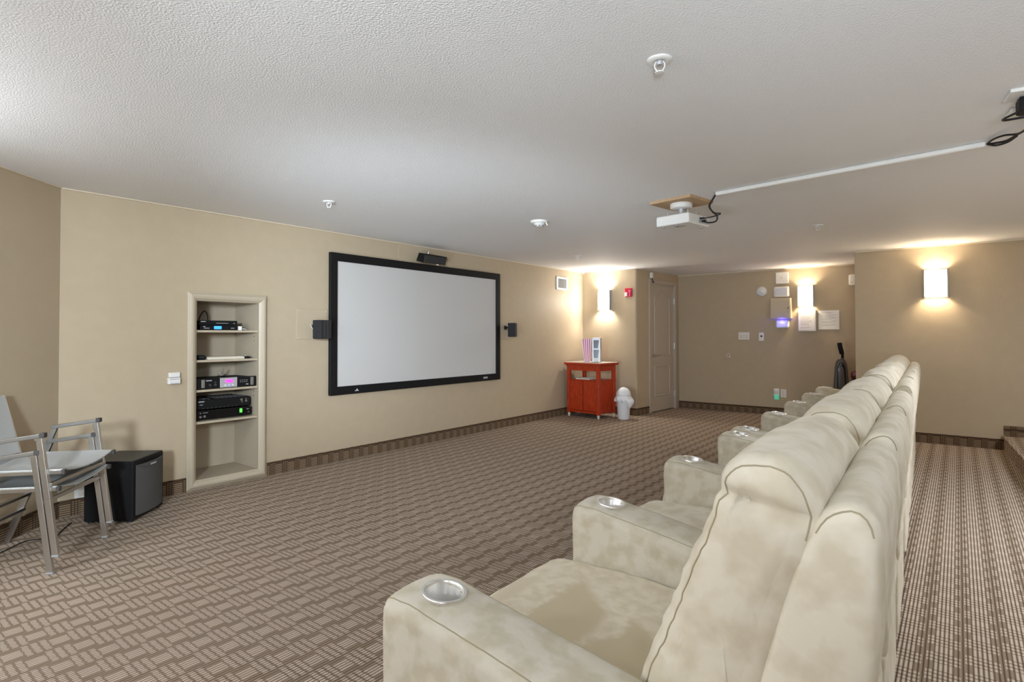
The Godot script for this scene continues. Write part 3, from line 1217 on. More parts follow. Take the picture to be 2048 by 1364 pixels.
	box(s, Vector3(0, -0.017, 0.018), Vector3(0.086, 0.050, 0.036), 0.006, Transform3D(), 2)
	put(s, "cover", M.white, w)
	s = begin()
	box(s, Vector3(0, -0.003, 0.037), Vector3(0.070, 0.004, 0.002), 0.0008)
	box(s, Vector3(0, -0.036, 0.037), Vector3(0.062, 0.003, 0.002), 0.0008)
	put(s, "slot", M.grey, w)
	# white outlet low by the subwoofer
	var o := thing("wall_outlet", "white wall outlet plate behind the black subwoofer", "outlet", at(Vector3(XS, 0.16, -1.325), 90))
	s = begin()
	box(s, Vector3(0, 0, 0.004), Vector3(0.075, 0.118, 0.008), 0.003)
	put(s, "plate", M.white, o)
	s = begin()
	for sg in [-1.0, 1.0]:
		box(s, Vector3(0, sg * 0.022, 0.0085), Vector3(0.034, 0.030, 0.004), 0.002)
	put(s, "socket", M.offwhite, o)
	subwoofer()

func side_speaker(p: Vector3, turn: float, hgt: float, label: String) -> void:
	# local +z leaves the wall
	var t := thing("satellite_speaker", label, "speaker", at(p, 90), "satellite speakers beside the screen")
	var s := begin()
	cyl(s, Vector3(0.0, 0.03, 0), Vector3(0.0, 0.03, 0.012), 0.03)
	cyl(s, Vector3(0.0, 0.03, 0.012), Vector3(0.0, 0.03, 0.075), 0.010)
	put(s, "bracket", M.black, t)
	var xf := Transform3D(Basis(Vector3.UP, deg_to_rad(turn)), Vector3(0.0, 0, 0.125))
	s = begin()
	box(s, Vector3(0, 0, 0), Vector3(0.15, hgt, 0.10), 0.010, xf, 2)
	put(s, "cabinet", M.black_matte, t)
	s = begin()
	for sg in [-1.0, 1.0]:
		box(s, Vector3(sg * 0.034, 0, 0.048), Vector3(0.066, hgt - 0.012, 0.014), 0.005, xf * Transform3D(Basis(Vector3.UP, sg * 0.16), Vector3.ZERO))
	put(s, "grille", M.speaker, t)
	s = begin()
	tube(s, smooth_path([Vector3(0.0, 0.05, 0.02), Vector3(-0.055, 0.055, 0.03), Vector3(-0.07, 0.02, 0.06), Vector3(-0.04, -0.01, 0.08)]), 0.003, 6)
	put(s, "cable", M.white if turn < 20 else M.rubber, t)

func plate(called: String, label: String, p: Vector3, sz: Vector3, screws: bool) -> void:
	var t := thing(called, label, "cover plate", at(p), "painted cover plates on the screen wall")
	var s := begin()
	box(s, Vector3(sz.x * 0.5, 0, 0), sz, 0.002)
	put(s, "panel", M.wall, t)
	if screws:
		for a in [-1.0, 1.0]:
			for b in [-1.0, 1.0]:
				s = begin()
				cyl(s, Vector3(sz.x - 0.001, a * (sz.y / 2 - 0.018), b * (sz.z / 2 - 0.018)), Vector3(sz.x + 0.0015, a * (sz.y / 2 - 0.018), b * (sz.z / 2 - 0.018)), 0.005, -1, 10)
				put(s, "screw", M.trim, t)

func subwoofer() -> void:
	var ang := rad_to_deg(atan2(0.742, -0.67))
	# local +z is the front; the near front corner is at the left end seen from the room
	var t := thing("subwoofer", "black cube subwoofer with a grey front grille on the carpet", "subwoofer", at(Vector3(-4.446, 0, -1.611), ang))
	var s := begin()
	box(s, Vector3(0, 0.208, -0.155), Vector3(0.375, 0.392, 0.31), 0.008, Transform3D(), 2)
	put(s, "cabinet", M.black, t)
	s = begin()
	box(s, Vector3(0, 0.4045, -0.157), Vector3(0.365, 0.004, 0.300), 0.0015)
	put(s, "top_panel", M.sub_top, t)
	s = begin()
	var rows := []
	for k in 15:
		var a := k / 14.0 * 2.0 - 1.0
		var line := PackedVector3Array()
		for j in 9:
			line.append(Vector3(a * 0.158, lerpf(0.04, 0.372, j / 8.0), 0.004 + 0.022 * (1.0 - a * a)))
		rows.append(line)
	sheet(s, rows, 0.008)
	var g := put(s, "grille", M.grille, t)
	s = begin()
	var arc := []
	for k in 15:
		var a := k / 14.0 * 2.0 - 1.0
		arc.append(Vector3(a * 0.158, 0.372 - 0.034 * (1.0 - a * a), 0.009 + 0.022 * (1.0 - a * a)))
	tube(s, PackedVector3Array(arc), 0.0016, 6)
	put(s, "grille_edge", M.dark, g)
	s = begin()
	box(s, Vector3(0, 0.354, 0.031), Vector3(0.066, 0.011, 0.004), 0.0015)
	put(s, "badge", M.silver, t)
	for a in [-1.0, 1.0]:
		for b in [-0.03, -0.28]:
			s = begin()
			cyl(s, Vector3(a * 0.16, 0, b), Vector3(a * 0.16, 0.014, b), 0.018, -1, 12)
			put(s, "foot", M.rubber, t)
	# mains lead across the carpet
	s = begin()
	tube(s, smooth_path([Vector3(-4.63, 0.006, -1.22), Vector3(-4.50, 0.006, -1.14), Vector3(-4.37, 0.006, -1.06), Vector3(-4.43, 0.006, -0.95), Vector3(-4.30, 0.006, -0.80), Vector3(-4.05, 0.006, -0.55)], 10), 0.0035, 6)
	tag(put(s, "mains_lead", M.rubber), "thin black cord lying on the carpet under the stacked chairs", "cord")

# ------------------------------------------------------------------ niche with the audio rack
func niche() -> void:
	var t := thing("built_in_shelf", "tall recessed wall shelf unit with a moulded tan frame", "built-in shelf", at(Vector3(XS, 0, 0)))
	var za := -2.082
	var zb := -2.600
	var yb := 0.080
	var yt := 1.516
	var xb := -0.415
	# moulded frame: a rounded profile mitred round the opening
	var s := begin()
	var prof := [Vector2(0.0, 0.001), Vector2(0.0, 0.010), Vector2(0.004, 0.014), Vector2(0.008, 0.017), Vector2(0.020, 0.030), Vector2(0.036, 0.036), Vector2(0.050, 0.034), Vector2(0.058, 0.026), Vector2(0.061, 0.020), Vector2(0.066, 0.018), Vector2(0.070, 0.014), Vector2(0.0715, 0.001)]
	# prof.x runs from the opening outwards; prof.y leaves the wall
	var cor := [Vector2(za, yb), Vector2(zb, yb), Vector2(zb, yt), Vector2(za, yt)]
	var dirs := [Vector2(1, -1), Vector2(-1, -1), Vector2(-1, 1), Vector2(1, 1)]
	for k in 4:
		var j := (k + 1) % 4
		for i in prof.size() - 1:
			var q := []
			for e in [[k, i], [j, i], [j, i + 1], [k, i + 1]]:
				var b: Vector2 = cor[e[0]] + dirs[e[0]] * prof[e[1]].x
				q.append(Vector3(prof[e[1]].y, b.y, b.x))
			var n: Vector3 = (q[1] - q[0]).cross(q[3] - q[0]).normalized()
			if n.x < -0.01 or (absf(n.x) < 0.3 and i == 0 and n.dot(Vector3(0, 0.8, -2.34) - q[0]) < 0):
				n = -n
			if i == prof.size() - 2 and n.dot(Vector3(0, 0.8, -2.34) - q[0]) > 0:
				n = -n
			quad(s, q[0], q[1], q[2], q[3], n)
	put(s, "frame", M.paint, t)
	s = begin()
	vbox(s, Vector3(xb - 0.02, yb - 0.02, zb - 0.02), Vector3(xb, yt + 0.02, za + 0.02))
	vbox(s, Vector3(xb, yb - 0.02, za), Vector3(0.003, yt + 0.02, za + 0.018))
	vbox(s, Vector3(xb, yb - 0.02, zb - 0.018), Vector3(0.003, yt + 0.02, zb))
	vbox(s, Vector3(xb, yb - 0.02, zb), Vector3(0.003, yb, za))
	vbox(s, Vector3(xb, yt, zb), Vector3(0.003, yt + 0.02, za))
	put(s, "liner", M.niche, t)
	for y in [1.281, 1.038, 0.797, 0.540]:
		s = begin()
		vbox(s, Vector3(xb, y - 0.019, zb + 0.001), Vector3(-0.006, y, za - 0.001), 0.003)
		put(s, "shelf", M.paint, t)
	for y in [1.225, 1.19, 1.085, 0.75, 0.71]:
		s = begin()
		cyl(s, Vector3(-0.06, y, zb), Vector3(-0.06, y, zb + 0.006), 0.005, -1, 8)
		put(s, "shelf_pin", M.chrome, t)
	# --- first shelf: two slim boxes
	var b := thing("cable_box", "slim black set-top box with a blue display on the top shelf", "set-top box", at(Vector3(XS - 0.19, 1.281, -2.305), 90))
	s = begin()
	box(s, Vector3(0, 0.022, 0), Vector3(0.31, 0.038, 0.22), 0.003)
	put(s, "case", M.black, b)
	s = begin()
	box(s, Vector3(-0.015, 0.022, 0.111), Vector3(0.062, 0.026, 0.003), 0.001)
	put(s, "display", M.cyan_display, b)
	s = begin()
	box(s, Vector3(-0.125, 0.030, 0.111), Vector3(0.016, 0.006, 0.001), 0.0003)
	box(s, Vector3(-0.105, 0.017, 0.111), Vector3(0.045, 0.005, 0.001), 0.0003)
	box(s, Vector3(0.11, 0.018, 0.111), Vector3(0.030, 0.005, 0.001), 0.0003)
	put(s, "marking", M.mark, b)
	for x in [-0.12, 0.12]:
		s = begin()
		box(s, Vector3(x, 0.0015, 0.08), Vector3(0.03, 0.003, 0.02), 0.001)
		put(s, "foot", M.rubber, b)
	b = thing("disc_player", "slim black disc player stacked on the set-top box", "disc player", at(Vector3(XS - 0.20, 1.3222, -2.30), 90))
	s = begin()
	box(s, Vector3(0, 0.021, 0), Vector3(0.315, 0.038, 0.23), 0.003)
	put(s, "case", M.black, b)
	s = begin()
	box(s, Vector3(-0.125, 0.030, 0.1155), Vector3(0.04, 0.006, 0.001), 0.0003)
	box(s, Vector3(0.03, 0.018, 0.1155), Vector3(0.10, 0.003, 0.001), 0.0003)
	box(s, Vector3(0.13, 0.018, 0.1155), Vector3(0.018, 0.003, 0.001), 0.0003)
	put(s, "marking", M.mark, b)
	s = begin()
	box(s, Vector3(0, 0.001, 0.0), Vector3(0.28, 0.002, 0.19), 0.0005)
	put(s, "foot", M.rubber, b)
	s = begin()
	tube(s, smooth_path([Vector3(XS - 0.325, 1.345, -2.235), Vector3(XS - 0.33, 1.41, -2.26), Vector3(XS - 0.33, 1.45, -2.29), Vector3(XS - 0.33, 1.42, -2.315), Vector3(XS - 0.325, 1.35, -2.32)], 8), 0.005, 8)
	tag(put(s, "signal_cable", M.rubber), "black cable looping up behind the disc player on the top shelf", "cable")
	b = thing("plug_adapter", "small white plug adapter beside the set-top box on the top shelf", "adapter", at(Vector3(XS - 0.11, 1.281, -2.487), 70))
	s = begin()
	box(s, Vector3(0, 0.018, 0), Vector3(0.04, 0.036, 0.05), 0.006, Transform3D(), 2)
	put(s, "body", M.white, b)
	s = begin()
	tube(s, smooth_path([Vector3(0.018, 0.012, 0.0), Vector3(0.04, 0.012, 0.01), Vector3(0.055, 0.006, 0.0)]), 0.004, 6)
	put(s, "lead", M.white, b)
	# --- second shelf
	b = thing("game_controller", "black round-ended remote lying at the near end of the second shelf", "remote", at(Vector3(XS - 0.085, 1.0385, -2.150), 60))
	s = begin()
	var ol := outline([Vector2(-0.045, 0.0), Vector2(-0.050, 0.02), Vector2(-0.03, 0.036), Vector2(0.02, 0.038), Vector2(0.046, 0.024), Vector2(0.048, 0.004), Vector2(0.0, 0.0)], 28)
	pillow(s, ol, -0.03, 0.03, 0.012, 0.002, 0.0)
	put(s, "body", M.black, b)
	s = begin()
	for k in 3:
		cyl(s, Vector3(-0.02 + k * 0.018, 0.034, 0.01), Vector3(-0.02 + k * 0.018, 0.040, 0.01), 0.005, -1, 10)
	put(s, "button", M.grey, b)
	s = begin()
	box(s, Vector3(0, 0.010, 0), Vector3(0.305, 0.019, 0.17), 0.003)
	box(s, Vector3(0, 0.0205, -0.01), Vector3(0.285, 0.003, 0.14), 0.001)
	var tr := put(s, "flat_case", M.offwhite)
	tr.transform = at(Vector3(XS - 0.10, 1.038, -2.335), 90)
	tag(tr, "flat cream plastic case lying on the second shelf", "case")
	b = thing("puck_speaker", "small round black puck at the far end of the second shelf", "puck", at(Vector3(XS - 0.09, 1.038, -2.535)))
	s = begin()
	lathe(s, [Vector2(0, 0), Vector2(0.036, 0), Vector2(0.041, 0.006), Vector2(0.038, 0.016), Vector2(0.022, 0.021), Vector2(0, 0.022)], Transform3D(), 24)
	put(s, "body", M.black_gloss, b)
	s = begin()
	lathe(s, [Vector2(0.0, 0.0215), Vector2(0.016, 0.0215), Vector2(0.016, 0.024), Vector2(0, 0.0242)], Transform3D(), 16)
	put(s, "dial", M.silver, b)
	s = begin()
	tube(s, smooth_path([Vector3(XS - 0.36, 1.26, -2.17), Vector3(XS - 0.36, 1.15, -2.185), Vector3(XS - 0.35, 1.09, -2.195), Vector3(XS - 0.33, 1.06, -2.20)], 8), 0.006, 8)
	tube(s, smooth_path([Vector3(XS - 0.36, 1.255, -2.175), Vector3(XS - 0.35, 1.19, -2.205), Vector3(XS - 0.35, 1.13, -2.208), Vector3(XS - 0.34, 1.095, -2.195)], 8), 0.004, 8)
	var arc := []
	for k in 13:
		var a := lerpf(-0.2, PI + 0.2, k / 12.0)
		arc.append(Vector3(XS - 0.33, 1.068 + sin(a) * 0.022, -2.195 + cos(a) * 0.026))
	tube(s, PackedVector3Array(arc), 0.007, 8)
	tag(put(s, "signal_cable_001", M.rubber), "bundled black cable hanging at the back of the second shelf", "cable")
	s = begin()
	tube(s, smooth_path([Vector3(XS - 0.36, 1.012, -2.17), Vector3(XS - 0.36, 0.96, -2.178), Vector3(XS - 0.34, 0.90, -2.17)], 8), 0.006, 8)
	tube(s, smooth_path([Vector3(XS - 0.36, 1.012, -2.175), Vector3(XS - 0.355, 0.955, -2.19), Vector3(XS - 0.34, 0.90, -2.225)], 8), 0.005, 8)
	tag(put(s, "signal_cable_002", M.rubber), "pair of black cables dropping behind the amplifier with the pink display", "cable")
	# --- third shelf: wide amplifier that stands proud of the frame opening
	b = thing("amplifier", "wide black amplifier with a silver panel and pink display on the third shelf", "amplifier", at(Vector3(XS - 0.19, 0.797, -2.341), 90))
	s = begin()
	box(s, Vector3(0, 0.044, -0.01), Vector3(0.49, 0.076, 0.34), 0.004)
	box(s, Vector3(0, 0.046, 0.166), Vector3(0.505, 0.084, 0.012), 0.003)
	put(s, "case", M.black, b)
	s = begin()
	box(s, Vector3(0.012, 0.046, 0.174), Vector3(0.143, 0.082, 0.006), 0.002)
	var pnl := put(s, "panel", M.silver, b)
	s = begin()
	box(s, Vector3(0.015, 0.058, 0.178), Vector3(0.062, 0.026, 0.002), 0.0008)
	put(s, "display", M.pink_display, pnl)
	for k in 3:
		s = begin()
		cyl(s, Vector3(-0.018 + k * 0.032, 0.024, 0.177), Vector3(-0.018 + k * 0.032, 0.024, 0.183), 0.008, -1, 12)
		put(s, "button", glow(Color(0.35, 0.45, 1.0), 0.35, c8(190, 195, 225)) if k == 1 else M.white, pnl)
	for x in [-0.195, 0.215]:
		s = begin()
		box(s, Vector3(x, 0.046, 0.174), Vector3(0.026, 0.068, 0.006), 0.002)
		put(s, "handle", M.brushed, b)
	for q in [[-0.10, 0.034, 0.011], [-0.10, 0.055, 0.007], [-0.142, 0.034, 0.010]]:
		s = begin()
		cyl(s, Vector3(q[0], q[1], 0.171), Vector3(q[0], q[1], 0.183), q[2], -1, 14)
		put(s, "knob", M.dark, b)
	s = begin()
	box(s, Vector3(-0.148, 0.070, 0.1725), Vector3(0.046, 0.007, 0.001), 0.0003)
	box(s, Vector3(0.172, 0.022, 0.1725), Vector3(0.020, 0.007, 0.001), 0.0003)
	for k in 8:
		box(s, Vector3(0.115 + (k % 4) * 0.018, 0.044 + (k / 4) * 0.014, 0.1725), Vector3(0.011, 0.003, 0.001), 0.0003)
	put(s, "marking", M.mark, b)
	for x in [-0.2, 0.2]:
		s = begin()
		box(s, Vector3(x, 0.003, 0.0), Vector3(0.03, 0.006, 0.20), 0.001)
		put(s, "foot", M.rubber, b)
	b = thing("antenna", "small black antenna plug standing on the amplifier with the pink display", "antenna", at(Vector3(XS - 0.24, 0.8792, -2.40), 90))
	s = begin()
	box(s, Vector3(0, 0.004, 0), Vector3(0.06, 0.008, 0.04), 0.002)
	put(s, "base", M.black, b)
	s = begin()
	cyl(s, Vector3(-0.02, 0.006, 0), Vector3(-0.02, 0.038, 0), 0.006, -1, 10)
	cyl(s, Vector3(-0.008, 0.006, 0), Vector3(-0.008, 0.03, 0), 0.004, -1, 10)
	bar(s, Vector3(0.0, 0.02, 0), Vector3(0.022, 0.072, 0), 0.008, 0.008)
	put(s, "prong", M.chrome, b)
	# --- fourth shelf: two receivers
	b = thing("receiver", "black receiver with a green light at the bottom of the shelf stack", "receiver", at(Vector3(XS - 0.22, 0.540, -2.343), 90))
	s = begin()
	box(s, Vector3(0, 0.046, 0), Vector3(0.455, 0.072, 0.33), 0.005)
	put(s, "case", M.black_gloss, b)
	s = begin()
	box(s, Vector3(0.135, 0.052, 0.166), Vector3(0.022, 0.034, 0.003), 0.001)
	put(s, "display_light", M.green_light, b)
	for q in [[-0.20, 0.032, 0.009], [-0.168, 0.034, 0.010], [-0.20, 0.062, 0.006], [0.20, 0.034, 0.006]]:
		s = begin()
		cyl(s, Vector3(q[0], q[1], 0.164), Vector3(q[0], q[1], 0.172), q[2], -1, 12)
		put(s, "button", M.brushed, b)
	s = begin()
	box(s, Vector3(0.195, 0.060, 0.1655), Vector3(0.018, 0.004, 0.001), 0.0003)
	box(s, Vector3(-0.16, 0.062, 0.1655), Vector3(0.04, 0.003, 0.001), 0.0003)
	put(s, "marking", M.mark, b)
	for x in [-0.19, 0.19]:
		s = begin()
		cyl(s, Vector3(x, 0, 0.10), Vector3(x, 0.011, 0.10), 0.02, -1, 12)
		cyl(s, Vector3(x, 0, -0.10), Vector3(x, 0.011, -0.10), 0.02, -1, 12)
		put(s, "foot", M.rubber, b)
	b = thing("receiver", "black surround receiver with a vented top, stacked on the green-lit receiver", "receiver", at(Vector3(XS - 0.225, 0.622, -2.338), 90))
	s = begin()
	box(s, Vector3(0, 0.048, 0), Vector3(0.445, 0.080, 0.33), 0.006)
	put(s, "case", M.black, b)
	for k in 11:
		if k in [3]:
			continue
		s = begin()
		box(s, Vector3(-0.185 + k * 0.037, 0.0885, 0.04), Vector3(0.014, 0.002, 0.19), 0.0005)
		put(s, "vent_slat", M.grey, b)
	for q in [[0.145, 0.063, 0.010], [0.185, 0.050, 0.010], [0.183, 0.068, 0.006], [0.150, 0.046, 0.006]]:
		s = begin()
		cyl(s, Vector3(q[0], q[1], 0.164), Vector3(q[0], q[1], 0.174), q[2], -1, 12)
		put(s, "knob", M.brushed, b)
	s = begin()
	for k in 9:
		cyl(s, Vector3(-0.17 + k * 0.034, 0.016, 0.164), Vector3(-0.17 + k * 0.034, 0.016, 0.168), 0.005, -1, 10)
	put(s, "button", M.dark, b)
	s = begin()
	box(s, Vector3(-0.185, 0.072, 0.1655), Vector3(0.046, 0.008, 0.001), 0.0003)
	box(s, Vector3(-0.185, 0.047, 0.1655), Vector3(0.026, 0.004, 0.001), 0.0003)
	put(s, "marking", M.mark, b)
	for x in [-0.19, 0.19]:
		s = begin()
		cyl(s, Vector3(x, 0, 0.10), Vector3(x, 0.009, 0.10), 0.02, -1, 12)
		cyl(s, Vector3(x, 0, -0.10), Vector3(x, 0.009, -0.10), 0.02, -1, 12)
		put(s, "foot", M.rubber, b)

# ------------------------------------------------------------------ stacked metal armchairs
func stacked_chairs() -> void:
	var yaw := 138.11
	var side := Vector3(-0.7445, 0, -0.6676)
	var fwd := Vector3(0.6676, 0, -0.7445)
	# local: +z forward, x from the near side (x = +w/2) to the far side
	var mid := Vector3(-3.75, 0, -0.889) + side * 0.2733 + fwd * 0.015
	var a := make_chair()
	a.name = "stacking_armchair"
	add_child(a)
	a.transform = at(mid, yaw)
	tag(a, "lower metal armchair of the stack, standing on the carpet by the angled wall", "armchair", "stacked metal armchairs")
	var b: Node3D = a.duplicate()
	b.name = "stacking_armchair_001"
	add_child(b)
	b.transform = at(mid + fwd * 0.024 + Vector3(0, 0.088, 0), yaw)
	tag(b, "upper metal armchair with grey sling seat, stacked on top of the other chair", "armchair", "stacked metal armchairs")

func make_chair() -> Node3D:
	var t := Node3D.new()
	var w := 0.2733
	for sg in [-1.0, 1.0]:
		var x: float = sg * w
		var s := begin()
		bar(s, Vector3(x, 0.004, 0.0), Vector3(x, 0.622, -0.082), 0.024, 0.030, Vector3.RIGHT, 0.003)
		var l := put(s, "front_leg", M.steel, t)
		s = begin()
		box(s, Vector3(x, 0.006, 0.0), Vector3(0.027, 0.012, 0.033), 0.003)
		put(s, "foot_cap", M.grey, l)
		s = begin()
		bar(s, Vector3(x, 0.004, -0.530), Vector3(x, 0.60, -0.300), 0.022, 0.026, Vector3.RIGHT, 0.003)
		put(s, "rear_leg", M.steel, t)
		s = begin()
		bar(s, Vector3(x, 0.632, -0.060), Vector3(x, 0.596, -0.318), 0.030, 0.022, Vector3.RIGHT, 0.004)
		var ar := put(s, "arm", M.brushed, t)
		s = begin()
		box(s, Vector3(x, 0.632, -0.066), Vector3(0.033, 0.026, 0.024), 0.004)
		put(s, "end_cap", M.dark, ar)
		s = begin()
		bar(s, Vector3(x - sg * 0.016, 0.436, 0.022), Vector3(x - sg * 0.016, 0.432, -0.46), 0.020, 0.022, Vector3.RIGHT, 0.003)
		var rl := put(s, "seat_rail", M.steel, t)
		s = begin()
		box(s, Vector3(x - sg * 0.016, 0.436, 0.024), Vector3(0.024, 0.026, 0.018), 0.003)
		put(s, "end_cap", M.dark, rl)
		s = begin()
		bar(s, Vector3(x - sg * 0.045, 0.40, -0.455), Vector3(x - sg * 0.055, 0.80, -0.555), 0.020, 0.022, Vector3.RIGHT, 0.003)
		put(s, "back_post", M.steel, t)
		s = begin()
		bar(s, Vector3(x, 0.60, -0.092), Vector3(x, 0.622, -0.118), 0.006, 0.006)
		put(s, "gusset", M.chrome, t)
	for q in [[0.372, -0.035], [0.41, -0.45], [0.20, -0.440]]:
		var s := begin()
		bar(s, Vector3(-w, q[0], q[1]), Vector3(w, q[0], q[1]), 0.020, 0.020, Vector3.ZERO, 0.003)
		put(s, "cross_bar", M.steel, t)
	# slings
	var s2 := begin()
	var rows := []
	for i in 15:
		var u := i / 14.0
		var line := PackedVector3Array()
		for j in 13:
			var v := j / 12.0 * 2.0 - 1.0
			line.append(Vector3(v * (w - 0.014), 0.448 - 0.040 * (1.0 - v * v) * (0.75 + 0.25 * sin(u * PI)), lerpf(0.018, -0.455, u)))
		rows.append(line)
	sheet(s2, rows, 0.006)
	put(s2, "seat", M.sling, t)
	s2 = begin()
	rows = []
	for i in 15:
		var u := i / 14.0
		var line := PackedVector3Array()
		for j in 13:
			var v := j / 12.0 * 2.0 - 1.0
			line.append(Vector3(v * (w - 0.060), lerpf(0.46, 0.795, u), lerpf(-0.470, -0.553, u) - 0.020 * (1.0 - v * v) + 0.012))
		rows.append(line)
	sheet(s2, rows, 0.006)
	put(s2, "backrest", M.sling, t)
	return t

# ------------------------------------------------------------------ red cabinet, bin, popcorn
func cabinet_corner() -> void:
	var xf := at(Vector3(-4.425, 0, -7.655), -7.0)
	var t := thing("kitchen_cart", "red-stained wooden cart cabinet with a pale top in the far corner", "cabinet", xf)
	var w := 0.60
	var d := 0.43
	var top := 0.815
	for a in [-1.0, 1.0]:
		for b in [-1.0, 1.0]:
			var s := begin()
			box(s, Vector3(a * (w / 2 - 0.025), 0.42, b * (d / 2 - 0.025)), Vector3(0.05, 0.73, 0.05), 0.005)
			put(s, "post", M.redwood, t)
			s = begin()
			cyl(s, Vector3(a * (w / 2 - 0.025), 0.0, b * (d / 2 - 0.025)), Vector3(a * (w / 2 - 0.025), 0.058, b * (d / 2 - 0.025)), 0.013, 0.022, 12)
			put(s, "foot", M.offwhite, t)
	var s2 := begin()
	box(s2, Vector3(0, top - 0.012, 0), Vector3(w + 0.07, 0.030, d + 0.06), 0.004)
	var tp := put(s2, "top", M.redwood, t)
	s2 = begin()
	box(s2, Vector3(0, top + 0.005, 0), Vector3(w + 0.05, 0.008, d + 0.04), 0.003)
	put(s2, "top_tile", M.stone, tp)
	s2 = begin()
	box(s2, Vector3(0, 0.745, d / 2 - 0.018), Vector3(w - 0.1, 0.09, 0.02), 0.003)
	var dr := put(s2, "drawer", M.redwood, t)
	s2 = begin()
	lathe(s2, [Vector2(0, 0), Vector2(0.006, 0), Vector2(0.006, 0.012), Vector2(0.014, 0.018), Vector2(0.012, 0.026), Vector2(0, 0.028)], Transform3D(Basis(Vector3.RIGHT, PI / 2), Vector3(0, 0.742, d / 2 - 0.008)), 14)
	put(s2, "knob", M.redwood, dr)
	for sg in [-1.0, 1.0]:
		s2 = begin()
		box(s2, Vector3(sg * (w / 2 - 0.018), 0.745, 0), Vector3(0.02, 0.09, d - 0.1), 0.003)
		put(s2, "side_apron", M.redwood, t)
		s2 = begin()
		box(s2, Vector3(sg * (w / 2 - 0.02), 0.32, 0), Vector3(0.016, 0.47, d - 0.1), 0.002)
		put(s2, "side_panel", M.redwood, t)
		# framed doors
		s2 = begin()
		var cx: float = sg * 0.126
		var dz := d / 2 - 0.014
		box(s2, Vector3(cx, 0.325, dz - 0.004), Vector3(0.236, 0.42, 0.008), 0.002)
		box(s2, Vector3(cx - 0.102, 0.325, dz), Vector3(0.034, 0.44, 0.018), 0.003)
		box(s2, Vector3(cx + 0.102, 0.325, dz), Vector3(0.034, 0.44, 0.018), 0.003)
		box(s2, Vector3(cx, 0.528, dz), Vector3(0.236, 0.034, 0.0178), 0.003)
		box(s2, Vector3(cx, 0.122, dz), Vector3(0.236, 0.034, 0.0178), 0.003)
		var dd := put(s2, "door", M.redwood, t)
		s2 = begin()
		lathe(s2, [Vector2(0, 0), Vector2(0.006, 0), Vector2(0.006, 0.012), Vector2(0.014, 0.018), Vector2(0.012, 0.026), Vector2(0, 0.028)], Transform3D(Basis(Vector3.RIGHT, PI / 2), Vector3(sg * 0.026, 0.33, dz + 0.009)), 14)
		put(s2, "knob", M.redwood, dd)
	s2 = begin()
	box(s2, Vector3(0, 0.745, -d / 2 + 0.018), Vector3(w - 0.1, 0.09, 0.02), 0.003)
	put(s2, "rear_apron", M.redwood, t)
	s2 = begin()
	box(s2, Vector3(0, 0.32, -d / 2 + 0.02), Vector3(w - 0.1, 0.47, 0.014), 0.002)
	put(s2, "rear_panel", M.redwood, t)
	s2 = begin()
	box(s2, Vector3(0, 0.555, 0), Vector3(w - 0.06, 0.018, d - 0.03), 0.003)
	put(s2, "shelf", M.redwood, t)
	s2 = begin()
	box(s2, Vector3(0, 0.085, 0), Vector3(w - 0.04, 0.03, d - 0.02), 0.003)
	put(s2, "bottom", M.redwood, t)
	s2 = begin()
	cyl(s2, Vector3(-w / 2 - 0.055, 0.775, d / 2 - 0.05), Vector3(-w / 2 - 0.055, 0.775, -d / 2 + 0.05), 0.009, -1, 12)
	for b in [-1.0, 1.0]:
		bar(s2, Vector3(-w / 2, 0.775, b * (d / 2 - 0.07)), Vector3(-w / 2 - 0.06, 0.775, b * (d / 2 - 0.07)), 0.014, 0.03)
	put(s2, "towel_bar", M.redwood, t)
	# tray on the open shelf
	s2 = begin()
	box(s2, Vector3(0, 0.004, 0), Vector3(0.24, 0.008, 0.20), 0.003)
	for sg in [-1.0, 1.0]:
		box(s2, Vector3(sg * 0.118, 0.010, 0), Vector3(0.006, 0.016, 0.20), 0.002)
		box(s2, Vector3(0, 0.010, sg * 0.098), Vector3(0.24, 0.016, 0.006), 0.002)
	var tr := put(s2, "serving_tray", M.stone)
	tr.transform = xf * at(Vector3(-0.06, 0.564, 0.05), 8)
	tag(tr, "shallow pale tray on the open shelf of the red cabinet", "tray")
	# nested popcorn cartons with pink stripes
	var p := thing("popcorn_cartons", "tall nested stack of pink-striped popcorn cartons on the red cabinet", "popcorn carton", xf * at(Vector3(-0.075, 0.824, -0.01), 25))
	var n := 9
	for f in 4:
		var b := Basis(Vector3.UP, PI / 2 * f)
		for k in n:
			var u0 := k / float(n) * 2 - 1
			var u1 := (k + 1) / float(n) * 2 - 1
			var s3 := begin()
			var lo := 0.042
			var hi := 0.075
			var y1 := 0.35
			var q := [Vector3(u0 * lo, 0, lo), Vector3(u1 * lo, 0, lo), Vector3(u1 * hi, y1, hi), Vector3(u0 * hi, y1, hi)]
			var nn := Vector3(0, -0.08, 1).normalized()
			for i in 4:
				q[i] = b * q[i]
			quad(s3, q[0], q[1], q[2], q[3], b * nn)
			var inn := []
			for v in q:
				inn.append(v - b * Vector3(0, 0, 0.003))
			quad(s3, inn[0], inn[1], inn[2], inn[3], -(b * nn))
			quad(s3, q[3], q[2], inn[2], inn[3], Vector3.UP)
			put(s3, "stripe", pink() if k % 2 == 1 else M.plastic, p)
	s2 = begin()
	box(s2, Vector3(0, 0.003, 0), Vector3(0.083, 0.006, 0.083), 0.001)
	put(s2, "bottom", M.plastic, p)
	# cup dispenser
	var c := thing("cup_dispenser", "silver upright dispenser with two black windows on the red cabinet", "dispenser", xf * at(Vector3(0.095, 0.824, -0.02), 28))
	s2 = begin()
	box(s2, Vector3(0, 0.185, 0), Vector3(0.13, 0.37, 0.15), 0.008, Transform3D(), 2)
	put(s2, "body", M.silver, c)
